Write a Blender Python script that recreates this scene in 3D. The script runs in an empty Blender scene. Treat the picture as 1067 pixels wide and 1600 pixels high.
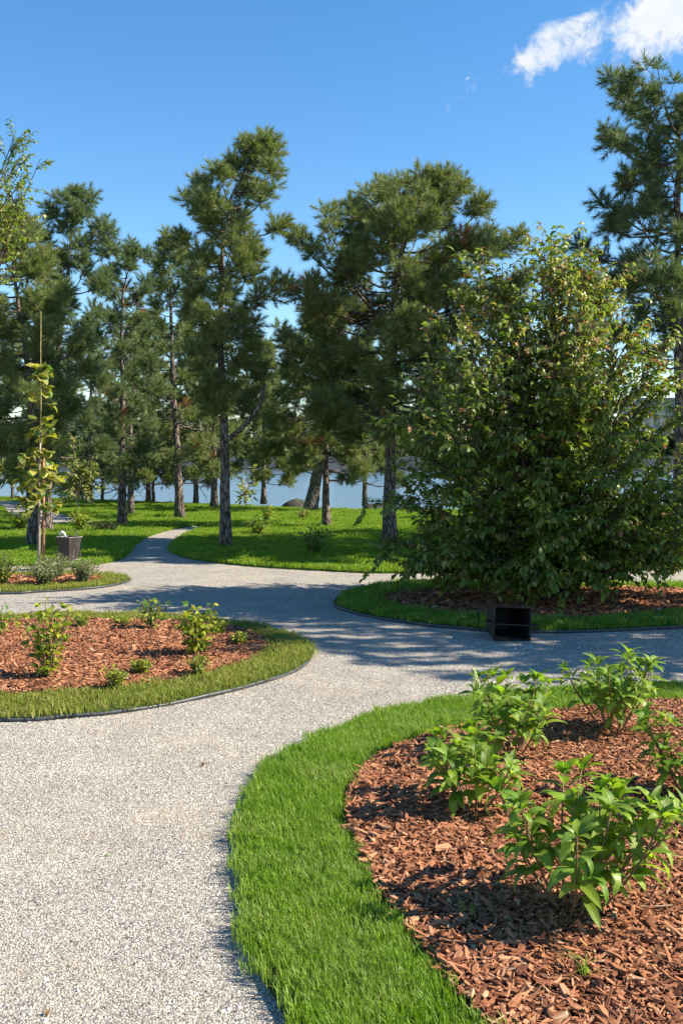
import bpy, bmesh, math, random
import numpy as np
from mathutils import Vector, Matrix, Quaternion

random.seed(7)
rng = np.random.default_rng(7)
sc = bpy.context.scene
COL = sc.collection
R = math.radians

# ------------------------------------------------------------------ camera
CAM_H = 1.6
F = 1555.6                      # focal length in pixels of the 1067 x 1600 photograph
HOR, CX = 720.0, 533.5          # horizon row, centre column
cam = bpy.data.cameras.new('camera')
cam.sensor_fit = 'VERTICAL'; cam.sensor_height = 36.0; cam.lens = 35.0
cam.shift_y = (HOR - 800.0) / 1600.0
cam.clip_start = 0.05; cam.clip_end = 9000
camo = bpy.data.objects.new('camera', cam); COL.objects.link(camo)
camo.location = (0, 0, CAM_H); camo.rotation_euler = (R(90), 0, 0)
sc.camera = camo

# ------------------------------------------------------------------ light
SUN_EL, SUN_AZ = R(39), R(95)   # azimuth clockwise from +Y (view direction): the sun stands to the right
EXPOSURE = 1.3
sun = bpy.data.lights.new('sun', 'SUN'); sun.energy = 5.0; sun.angle = R(0.53); sun.color = (1.0, 0.90, 0.74)
suno = bpy.data.objects.new('sun', sun); COL.objects.link(suno)
to_sun = Vector((math.sin(SUN_AZ) * math.cos(SUN_EL), math.cos(SUN_AZ) * math.cos(SUN_EL), math.sin(SUN_EL)))
suno.rotation_euler = to_sun.to_track_quat('Z', 'Y').to_euler()
suno.location = (12, 0, 20)
sc.view_settings.view_transform = 'Standard'; sc.view_settings.look = 'None'
sc.view_settings.exposure = EXPOSURE; sc.view_settings.gamma = 1.0
sc.view_settings.use_curve_mapping = False
sc.cycles.max_bounces = 5; sc.cycles.transmission_bounces = 3; sc.cycles.diffuse_bounces = 3; sc.cycles.glossy_bounces = 2


class NT:
    """small helper for node trees"""
    def __init__(s, tree):
        s.t = tree; s.n = tree.nodes; s.l = tree.links
    def new(s, kind, **kw):
        n = s.n.new(kind)
        for k, v in kw.items(): setattr(n, k, v)
        return n
    def put(s, sock, v):
        if isinstance(v, bpy.types.NodeSocket): s.l.new(v, sock)
        elif v is not None: sock.default_value = v
    def math(s, op, a, b=None, c=None, clamp=False):
        n = s.new('ShaderNodeMath', operation=op, use_clamp=clamp)
        for i, v in enumerate((a, b, c)):
            if v is not None: s.put(n.inputs[i], v)
        return n.outputs[0]
    def vmath(s, op, a, b=None):
        n = s.new('ShaderNodeVectorMath', operation=op)
        s.put(n.inputs[0], a)
        if b is not None: s.put(n.inputs[1], b)
        return n.outputs['Value'] if op in ('DOT_PRODUCT', 'LENGTH') else n.outputs[0]
    def mix(s, f, a, b, blend='MIX'):
        n = s.new('ShaderNodeMix', data_type='RGBA', blend_type=blend)
        s.put(n.inputs[0], f)
        s.put(n.inputs[6], a if isinstance(a, bpy.types.NodeSocket) else (*a, 1))
        s.put(n.inputs[7], b if isinstance(b, bpy.types.NodeSocket) else (*b, 1))
        return n.outputs[2]
    def noise(s, vec, scale, detail=3, rough=0.5, dist=0.0, color=False):
        n = s.new('ShaderNodeTexNoise')
        if vec is not None: s.put(n.inputs['Vector'], vec)
        n.inputs['Scale'].default_value = scale; n.inputs['Detail'].default_value = detail
        n.inputs['Roughness'].default_value = rough; n.inputs['Distortion'].default_value = dist
        return n.outputs['Color' if color else 'Fac']
    def ramp(s, f, stops, interp='LINEAR'):
        n = s.new('ShaderNodeValToRGB'); s.put(n.inputs[0], f)
        cr = n.color_ramp; cr.interpolation = interp
        while len(cr.elements) < len(stops): cr.elements.new(0.5)
        for e, (p, c) in zip(cr.elements, stops):
            e.position = p; e.color = (*c, 1) if len(c) == 3 else c
        return n.outputs[0]
    def mapr(s, v, a, b, c=0.0, d=1.0, smooth=False):
        n = s.new('ShaderNodeMapRange')
        if smooth: n.interpolation_type = 'SMOOTHSTEP'
        s.put(n.inputs[0], v)
        for i, q in enumerate((a, b, c, d)): n.inputs[i + 1].default_value = q
        return n.outputs[0]


# world: clear blue sky with a few small white clouds
world = bpy.data.worlds.new('World'); sc.world = world; world.use_nodes = True
w = NT(world.node_tree); w.n.clear()
sky = w.new('ShaderNodeTexSky', sky_type='NISHITA')
sky.sun_disc = False; sky.sun_elevation = SUN_EL; sky.sun_rotation = SUN_AZ
sky.altitude = 900; sky.air_density = 1.15; sky.dust_density = 0.05; sky.ozone_density = 2.0
SKY = 0.080
hs = w.new('ShaderNodeHueSaturation'); hs.inputs['Saturation'].default_value = 1.30; hs.inputs['Value'].default_value = 1.10
w.l.new(sky.outputs[0], hs.inputs['Color'])
skyc = w.mix(1.0, hs.outputs[0], (SKY, SKY, SKY), 'MULTIPLY')
dirn = w.new('ShaderNodeTexCoord').outputs['Generated']
def cloud(px, py, ra, rb, ang, seed):
    c = Vector(((px - CX) / F, 1.0, (HOR - py) / F)).normalized()
    a = Vector((0, 0, 1)).cross(c).normalized() * -1
    b = a.cross(c).normalized()
    if b.z < 0: b = -b
    ca, sa = math.cos(ang), math.sin(ang)
    a, b = a * ca + b * sa, b * ca - a * sa
    pa = w.math('DIVIDE', w.vmath('DOT_PRODUCT', dirn, tuple(a)), ra / F)
    pb = w.math('DIVIDE', w.vmath('DOT_PRODUCT', dirn, tuple(b)), rb / F)
    r = w.math('SQRT', w.math('ADD', w.math('MULTIPLY', pa, pa), w.math('MULTIPLY', pb, pb)))
    front = w.math('GREATER_THAN', w.vmath('DOT_PRODUCT', dirn, tuple(c)), 0.3)
    off = w.vmath('ADD', dirn, (seed * 1.7, seed * 0.9, seed * 2.3))
    n = w.math('ADD', w.math('MULTIPLY', w.noise(off, 26, 9, 0.66, 0.25), 0.8), w.math('MULTIPLY', w.noise(off, 11, 3, 0.5), 0.5))
    dens = w.math('ADD', w.math('SUBTRACT', 1.12, r), w.math('MULTIPLY', w.math('SUBTRACT', n, 0.66), 4.2))
    return w.math('MULTIPLY', w.mapr(dens, 0.0, 0.85, 0, 1, True), front)
mask = None
for args in ((838, 86, 100, 29, 0.42, 1.0), (905, 62, 62, 26, 0.62, 2.2), (1040, 22, 115, 44, 0.30, 3.1), (731, 122, 7, 3, 0.6, 9.6),
             (1500, 120, 150, 40, 0.3, 6.0), (2300, -350, 190, 50, 0.2, 7.0), (-900, -500, 170, 45, 0.3, 8.0)):
    m_ = cloud(*args)
    mask = m_ if mask is None else w.math('MAXIMUM', mask, m_)
shade = w.noise(w.vmath('ADD', dirn, (4.0, 2.0, 1.0)), 34, 5, 0.6)
ccol = w.mix(w.mapr(shade, 0.35, 0.65), (0.34, 0.37, 0.41), (0.41, 0.41, 0.41))
bg = w.new('ShaderNodeBackground'); w.put(bg.inputs[0], w.mix(mask, skyc, ccol)); bg.inputs[1].default_value = 1.0
w.l.new(bg.outputs[0], w.new('ShaderNodeOutputWorld').inputs[0])


# ------------------------------------------------------------------ helpers
def depth(py, z=0.0): return (CAM_H - z) * F / (py - HOR)
def G(px, py, z=0.0):
    d = depth(py, z); return Vector(((px - CX) / F * d, d, z))
def X(px, d): return (px - CX) / F * d
def Z(py, d): return CAM_H + (HOR - py) / F * d
def at(px, py, d): return Vector((X(px, d), d, Z(py, d)))


def tag(o, label=None, cat=None, group=None, kind=None):
    if label: o['label'] = label
    if cat: o['category'] = cat
    if group: o['group'] = group
    if kind: o['kind'] = kind
    return o
def link(o, parent=None):
    COL.objects.link(o)
    if parent is not None: o.parent = parent
    return o
def empty(name, loc, label, cat, group=None):
    o = bpy.data.objects.new(name, None); o.location = loc; o.empty_display_size = 0.2
    return tag(link(o), label, cat, group)


class MB:
    """collects shapes and links them as one mesh object"""
    def __init__(s): s.v = []; s.f = []; s.n = 0
    def add(s, v, f):
        s.v.append(np.asarray(v, float).reshape(-1, 3)); s.f += [tuple(i + s.n for i in q) for q in f]; s.n += len(s.v[-1])
    def tube(s, pts, rad, sides=6, caps=True, squash=None):
        pts = np.asarray([tuple(p) for p in pts], float); n = len(pts)
        rad = np.broadcast_to(np.asarray(rad, float), (n,)) if squash is None else np.asarray(rad, float)
        tan = np.gradient(pts, axis=0); tan /= np.linalg.norm(tan, axis=1)[:, None] + 1e-9
        ref = np.array([0, 0, 1.0]) if abs(tan[0][2]) < 0.9 else np.array([1.0, 0, 0])
        u = np.cross(tan, ref); u /= np.linalg.norm(u, axis=1)[:, None] + 1e-9
        v = np.cross(u, tan)
        a = np.linspace(0, 2 * np.pi, sides, endpoint=False)
        ring = pts[:, None, :] + rad[:, None, None] * (np.cos(a)[None, :, None] * u[:, None, :] + np.sin(a)[None, :, None] * v[:, None, :])
        f = []
        for i in range(n - 1):
            for k in range(sides):
                k2 = (k + 1) % sides
                f.append((i * sides + k, i * sides + k2, (i + 1) * sides + k2, (i + 1) * sides + k))
        if caps:
            f.append(tuple(range(sides))[::-1]); f.append(tuple((n - 1) * sides + k for k in range(sides)))
        s.add(ring.reshape(-1, 3), f)
    def box(s, lo, hi):
        (x0, y0, z0), (x1, y1, z1) = lo, hi
        s.add([(x0, y0, z0), (x1, y0, z0), (x1, y1, z0), (x0, y1, z0), (x0, y0, z1), (x1, y0, z1), (x1, y1, z1), (x0, y1, z1)],
              [(0, 3, 2, 1), (4, 5, 6, 7), (0, 1, 5, 4), (1, 2, 6, 5), (2, 3, 7, 6), (3, 0, 4, 7)])
    def mesh(s, name, mat, smooth=False):
        me = bpy.data.meshes.new(name)
        me.from_pydata(np.concatenate(s.v).tolist() if s.v else [], [], s.f)
        if mat: me.materials.append(mat)
        if smooth: me.polygons.foreach_set('use_smooth', [True] * len(me.polygons))
        me.update(); return me
    def build(s, name, mat, parent=None, smooth=False):
        return link(bpy.data.objects.new(name, s.mesh(name, mat, smooth)), parent)


def spline(pts, per=8, closed=True):
    p = np.asarray([(q[0], q[1]) for q in pts], float); n = len(p); out = []
    for i in range(n if closed else n - 1):
        a, b, c, d = (p[(i + k) % n] if closed else p[min(max(i + k, 0), n - 1)] for k in (-1, 0, 1, 2))
        for t in np.linspace(0, 1, per, endpoint=False):
            out.append(0.5 * (2 * b + (c - a) * t + (2 * a - 5 * b + 4 * c - d) * t * t + (3 * b - a - 3 * c + d) * t ** 3))
    if not closed: out.append(p[-1])
    return np.array(out)
def inside(poly, pts):
    x, y = pts[:, 0], pts[:, 1]; r = np.zeros(len(pts), bool)
    x0, y0 = poly[:, 0], poly[:, 1]; x1, y1 = np.roll(x0, -1), np.roll(y0, -1)
    for a, b, c, d in zip(x0, y0, x1, y1):
        if b == d: continue
        k = ((b > y) != (d > y)) & (x < (c - a) * (y - b) / (d - b) + a)
        r ^= k
    return r
def edge_dist(poly, pts):
    best = np.full(len(pts), 1e9)
    nx = np.roll(poly, -1, axis=0)
    for a, b in zip(poly, nx):
        ab = b - a; t = np.clip(((pts - a) @ ab) / (ab @ ab + 1e-12), 0, 1)
        best = np.minimum(best, np.linalg.norm(pts - (a + t[:, None] * ab), axis=1))
    return best
def scatter_in(poly, density, holes=(), margin=1.0, dmax=60, dmin=0.8):
    """random ground points in a polygon, kept to the field of view and a margin for a step to the side"""
    lo, hi = poly.min(0), poly.max(0)
    lo = np.maximum(lo, [-45, dmin]); hi = np.minimum(hi, [45, dmax])
    n = int((hi[0] - lo[0]) * (hi[1] - lo[1]) * density)
    p = lo + rng.random((n, 2)) * (hi - lo)
    p = p[np.abs(p[:, 0]) < 0.345 * p[:, 1] + margin]
    p = p[inside(poly, p)]
    for h in holes: p = p[~inside(h, p)]
    return p
def slab(name, poly, z0, z1, mat, parent=None):
    """a low block standing on any simple outline"""
    from mathutils.geometry import delaunay_2d_cdt
    pts = [Vector((float(x), float(y))) for x, y in poly]
    area = sum(pts[i - 1].x * pts[i].y - pts[i].x * pts[i - 1].y for i in range(len(pts)))
    if area < 0: pts.reverse()
    n = len(pts)
    vs, _e, fs, *_r = delaunay_2d_cdt(pts, [], [list(range(n))], 1, 1e-6)
    b = MB(); b.add([(v.x, v.y, z1) for v in vs], [tuple(f) if (vs[f[1]] - vs[f[0]]).cross(vs[f[2]] - vs[f[0]]) > 0 else tuple(f)[::-1] for f in fs])
    b.add([(p.x, p.y, z1) for p in pts] + [(p.x, p.y, z0) for p in pts], [(i, n + i, n + (i + 1) % n, (i + 1) % n) for i in range(n)])
    return b.build(name, mat, parent)


# geometry-node scatter of mesh copies over points (for what nobody could count)
def node_scatter(protos):
    g = bpy.data.node_groups.new('scatter', 'GeometryNodeTree')
    g.interface.new_socket('Geometry', in_out='INPUT', socket_type='NodeSocketGeometry')
    g.interface.new_socket('Geometry', in_out='OUTPUT', socket_type='NodeSocketGeometry')
    n, l = g.nodes, g.links
    gi, go = n.new('NodeGroupInput'), n.new('NodeGroupOutput')
    g2i = n.new('GeometryNodeGeometryToInstance')
    for p in reversed(protos):
        oi = n.new('GeometryNodeObjectInfo'); oi.inputs['Object'].default_value = p
        l.new(oi.outputs['Geometry'], g2i.inputs[0])
    join = g2i
    if len(protos) > 1:
        n.remove(g2i)
        join = n.new('GeometryNodeJoinGeometry')
        for p in reversed(protos):
            oi = n.new('GeometryNodeObjectInfo'); oi.inputs['Object'].default_value = p
            gg = n.new('GeometryNodeGeometryToInstance'); l.new(oi.outputs['Geometry'], gg.inputs[0]); l.new(gg.outputs[0], join.inputs[0])
    iop = n.new('GeometryNodeInstanceOnPoints')
    l.new(gi.outputs[0], iop.inputs['Points']); l.new(join.outputs[0], iop.inputs['Instance'])
    def attr(name, t):
        a = n.new('GeometryNodeInputNamedAttribute'); a.data_type = t; a.inputs['Name'].default_value = name; return a.outputs['Attribute']
    iop.inputs['Pick Instance'].default_value = True
    l.new(attr('vid', 'INT'), iop.inputs['Instance Index'])
    l.new(attr('rot', 'FLOAT_VECTOR'), iop.inputs['Rotation'])
    l.new(attr('scl', 'FLOAT_VECTOR'), iop.inputs['Scale'])
    l.new(iop.outputs[0], go.inputs[0])
    return g
_groups = {}
def scatter(name, pts, rot, scl, vid, protos, parent=None, kind='stuff'):
    pts = np.asarray(pts, float).reshape(-1, 3); n = len(pts)
    scl = np.asarray(scl, float)
    if scl.ndim == 1: scl = np.repeat(scl[:, None], 3, 1)
    me = bpy.data.meshes.new(name); me.vertices.add(n); me.vertices.foreach_set('co', pts.ravel())
    for nm, t, key, dat in (('rot', 'FLOAT_VECTOR', 'vector', np.asarray(rot, float)), ('scl', 'FLOAT_VECTOR', 'vector', scl), ('vid', 'INT', 'value', np.asarray(vid, np.int32))):
        a = me.attributes.new(nm, t, 'POINT'); a.data.foreach_set(key, dat.ravel())
    o = link(bpy.data.objects.new(name, me), parent)
    key = tuple(p.name for p in protos)
    if key not in _groups: _groups[key] = node_scatter(protos)
    md = o.modifiers.new('scatter', 'NODES'); md.node_group = _groups[key]
    if kind: o['kind'] = kind
    return o
def proto(mb, name, mat, smooth=False): return bpy.data.objects.new(name, mb.mesh(name, mat, smooth))   # never linked to the scene
def frame_euler(fwd, up):
    y = Vector(fwd).normalized(); x = y.cross(Vector(up))
    if x.length < 1e-4: x = y.cross(Vector((1, 0, 0.1)))
    x.normalize(); z = x.cross(y)
    return Matrix((x, y, z)).transposed().to_euler()
def rvec(s=1.0): return Vector((random.uniform(-s, s), random.uniform(-s, s), random.uniform(-s, s)))


# ------------------------------------------------------------------ materials
def mat(name):
    m = bpy.data.materials.new(name); m.use_nodes = True; t = NT(m.node_tree); t.n.clear()
    out = t.new('ShaderNodeOutputMaterial'); return m, t, out
def finish(t, out, color, rough=0.8, spec=0.3, normal=None, metal=0.0):
    b = t.new('ShaderNodeBsdfPrincipled')
    t.put(b.inputs['Base Color'], color if isinstance(color, bpy.types.NodeSocket) else (*color, 1))
    t.put(b.inputs['Roughness'], rough); t.put(b.inputs['Specular IOR Level'], spec); t.put(b.inputs['Metallic'], metal)
    if normal is not None: t.l.new(normal, b.inputs['Normal'])
    t.l.new(b.outputs[0], out.inputs[0]); return b
def bump(t, h, strength, dist):
    n = t.new('ShaderNodeBump'); n.inputs['Strength'].default_value = strength; n.inputs['Distance'].default_value = dist
    t.l.new(h, n.inputs['Height']); return n.outputs[0]
def wpos(t): return t.new('ShaderNodeNewGeometry').outputs['Position']
def orand(t): return t.new('ShaderNodeObjectInfo').outputs['Random']

def leaf_mat(name, c0, c1, trans=0.4, rough=0.42, spec=0.4, veins=False, tcol=None):
    m, t, out = mat(name)
    r = t.math('FRACT', t.math('ADD', orand(t), t.new('ShaderNodeNewGeometry').outputs['Random Per Island']))
    col = t.mix(r, c0, c1)
    r2 = t.math('FRACT', t.math('MULTIPLY', r, 17.3))
    hs = t.new('ShaderNodeHueSaturation'); t.put(hs.inputs['Value'], t.mapr(r2, 0, 1, 0.75, 1.25)); t.put(hs.inputs['Color'], col)
    col = hs.outputs[0]; nrm = None
    if veins:
        uv = t.new('ShaderNodeTexCoord').outputs['UV']
        sep = t.new('ShaderNodeSeparateXYZ'); t.l.new(uv, sep.inputs[0])
        ax = t.math('ABSOLUTE', t.math('SUBTRACT', sep.outputs[0], 0.5))
        wv = t.math('SINE', t.math('MULTIPLY', t.math('SUBTRACT', sep.outputs[1], t.math('MULTIPLY', ax, 0.75)), 62.0))
        rib = t.mapr(ax, 0.0, 0.045, 1.0, 0.0, True)
        v = t.math('MAXIMUM', t.mapr(wv, 0.75, 1.0, 0.0, 0.55), rib)
        col = t.mix(t.math('MULTIPLY', v, 0.45), col, tuple(min(1, q * 2.3 + 0.03) for q in c1))
        nrm = bump(t, t.math('MULTIPLY', wv, -1.0), 0.35, 0.0015)
    b = t.new('ShaderNodeBsdfPrincipled'); t.put(b.inputs['Base Color'], col); b.inputs['Roughness'].default_value = rough
    b.inputs['Specular IOR Level'].default_value = spec
    if nrm is not None: t.l.new(nrm, b.inputs['Normal'])
    tr = t.new('ShaderNodeBsdfTranslucent')
    t.put(tr.inputs[0], t.mix(1.0, col, tcol or (1.5, 1.6, 0.6), 'MULTIPLY'))
    mx = t.new('ShaderNodeMixShader'); mx.inputs[0].default_value = trans
    t.l.new(b.outputs[0], mx.inputs[1]); t.l.new(tr.outputs[0], mx.inputs[2]); t.l.new(mx.outputs[0], out.inputs[0])
    return m

def gravel_mat():
    m, t, out = mat('gravel'); p = wpos(t)
    vo = t.new('ShaderNodeTexVoronoi'); t.l.new(p, vo.inputs['Vector']); vo.inputs['Scale'].default_value = 120
    sp = t.new('ShaderNodeSeparateColor'); t.l.new(vo.outputs['Color'], sp.inputs[0])
    stone = t.ramp(sp.outputs[0], [(0, (0.13, 0.125, 0.12)), (0.22, (0.24, 0.225, 0.205)), (0.5, (0.36, 0.33, 0.28)), (0.78, (0.48, 0.44, 0.38)), (1, (0.68, 0.645, 0.59))])
    gap = t.mapr(vo.outputs['Distance'], 0.35, 0.75, 1.0, 0.62)
    stone = t.mix(1.0, stone, t.mix(gap, (0, 0, 0), (1, 1, 1)), 'MULTIPLY')
    big = t.noise(p, 0.9, 4, 0.6); mid = t.noise(p, 5.0, 4, 0.65)
    dust = t.math('MULTIPLY', t.mapr(big, 0.48, 0.68), t.mapr(mid, 0.35, 0.65))
    col = t.mix(t.math('MULTIPLY', dust, 0.7), stone, (0.43, 0.355, 0.26))
    col = t.mix(1.0, col, t.ramp(t.noise(p, 2.2, 5, 0.6), [(0.3, (0.84, 0.84, 0.85)), (0.7, (1.1, 1.09, 1.07))]), 'MULTIPLY')
    finish(t, out, col, 0.85, 0.25, bump(t, t.math('ADD', t.math('MULTIPLY', vo.outputs['Distance'], -1.0), t.math('MULTIPLY', mid, 0.6)), 0.8, 0.008))
    return m
def stone_mat():
    m, t, out = mat('gravel_stone'); r = orand(t)
    col = t.ramp(r, [(0, (0.13, 0.125, 0.125)), (0.2, (0.225, 0.21, 0.195)), (0.42, (0.33, 0.295, 0.245)), (0.7, (0.43, 0.385, 0.32)), (0.88, (0.56, 0.52, 0.455)), (1, (0.76, 0.73, 0.67))])
    p = wpos(t)
    dust = t.math('MULTIPLY', t.mapr(t.noise(p, 0.9, 4, 0.6), 0.46, 0.66), t.mapr(t.noise(p, 5.0, 4, 0.65), 0.35, 0.65))
    col = t.mix(t.math('MULTIPLY', dust, 0.65), col, (0.43, 0.355, 0.26))
    col = t.mix(1.0, col, t.ramp(t.noise(p, 1.7, 5, 0.62), [(0.32, (0.80, 0.80, 0.82)), (0.68, (1.14, 1.13, 1.10))]), 'MULTIPLY')
    finish(t, out, col, 0.75, 0.25); return m
def soil_mat(name, c0, c1, scale=40, bs=0.02):
    m, t, out = mat(name); p = wpos(t)
    n = t.noise(p, scale, 5, 0.7)
    finish(t, out, t.ramp(n, [(0.3, c0), (0.7, c1)]), 0.95, 0.1, bump(t, n, 0.8, bs)); return m
def chip_mat():
    m, t, out = mat('bark_chip'); r = orand(t)
    col = t.ramp(r, [(0, (0.085, 0.034, 0.020)), (0.22, (0.20, 0.080, 0.040)), (0.55, (0.33, 0.140, 0.070)), (0.80, (0.41, 0.190, 0.100)), (0.96, (0.46, 0.25, 0.14)), (1, (0.50, 0.35, 0.23))])
    co = t.new('ShaderNodeTexCoord').outputs['Object']
    mp = t.new('ShaderNodeMapping'); mp.inputs['Scale'].default_value = (0.25, 3.0, 3.0); t.l.new(co, mp.inputs[0])
    n = t.noise(mp.outputs[0], 70, 3, 0.6)
    col = t.mix(1.0, col, t.ramp(n, [(0.25, (0.6, 0.58, 0.56)), (0.75, (1.25, 1.2, 1.15))]), 'MULTIPLY')
    finish(t, out, col, 0.75, 0.2, bump(t, n, 0.6, 0.002)); return m
def bark_mat(name, c0, c1, c2):
    m, t, out = mat(name); co = t.new('ShaderNodeTexCoord').outputs['Object']
    mp = t.new('ShaderNodeMapping'); mp.inputs['Scale'].default_value = (1, 1, 0.28); t.l.new(co, mp.inputs[0])
    vo = t.new('ShaderNodeTexVoronoi', feature='DISTANCE_TO_EDGE'); t.l.new(mp.outputs[0], vo.inputs['Vector']); vo.inputs['Scale'].default_value = 17
    n = t.noise(mp.outputs[0], 22, 5, 0.65)
    crack = t.mapr(t.math('ADD', vo.outputs['Distance'], t.math('MULTIPLY', t.math('SUBTRACT', n, 0.5), 0.3)), 0.0, 0.16)
    col = t.mix(crack, c0, t.ramp(n, [(0.3, c1), (0.7, c2)]))
    finish(t, out, col, 0.9, 0.15, bump(t, crack, 1.0, 0.02)); return m
def grass_mat(name, c0, c1, c2, trans=0.35, dry=None, drycol=(0.33, 0.28, 0.12)):
    m, t, out = mat(name); p = wpos(t)
    r = orand(t)
    col = t.mix(t.mapr(t.noise(p, 1.1, 4, 0.6), 0.3, 0.7), c0, c1)
    col = t.mix(t.math('MULTIPLY', t.math('FRACT', t.math('MULTIPLY', r, 7.7)), 0.7), col, c2)
    if dry:
        fine = t.noise(p, 260, 1, 0.5)
        d = t.math('MULTIPLY', t.mapr(fine, 0.5, 0.62), t.mapr(t.noise(p, 3.2, 4, 0.7), dry[0], dry[1]))
        col = t.mix(d, col, drycol)
    b = t.new('ShaderNodeBsdfPrincipled'); t.put(b.inputs['Base Color'], col); b.inputs['Roughness'].default_value = 0.5; b.inputs['Specular IOR Level'].default_value = 0.3
    tr = t.new('ShaderNodeBsdfTranslucent'); t.put(tr.inputs[0], t.mix(1.0, col, (1.4, 1.5, 0.6), 'MULTIPLY'))
    mx = t.new('ShaderNodeMixShader'); mx.inputs[0].default_value = trans
    t.l.new(b.outputs[0], mx.inputs[1]); t.l.new(tr.outputs[0], mx.inputs[2]); t.l.new(mx.outputs[0], out.inputs[0])
    return m
def plain(name, c, rough=0.6, spec=0.3, metal=0.0, var=0.25, scale=12):
    m, t, out = mat(name)
    n = t.noise(t.new('ShaderNodeTexCoord').outputs['Object'], scale, 4, 0.6)
    col = t.ramp(n, [(0.3, tuple(q * (1 - var) for q in c)), (0.7, tuple(min(1, q * (1 + var)) for q in c))])
    finish(t, out, col, rough, spec, bump(t, n, 0.25, 0.004), metal); return m
def water_mat():
    m, t, out = mat('water'); p = wpos(t)
    mp = t.new('ShaderNodeMapping'); mp.inputs['Scale'].default_value = (0.5, 1.0, 1.0); t.l.new(p, mp.inputs[0])
    n = t.math('ADD', t.noise(mp.outputs[0], 1.3, 4, 0.6), t.math('MULTIPLY', t.noise(mp.outputs[0], 0.25, 3, 0.5), 2.0))
    finish(t, out, (0.075, 0.10, 0.115), 0.22, 0.5, bump(t, n, 1.0, 0.09)); return m

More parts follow.
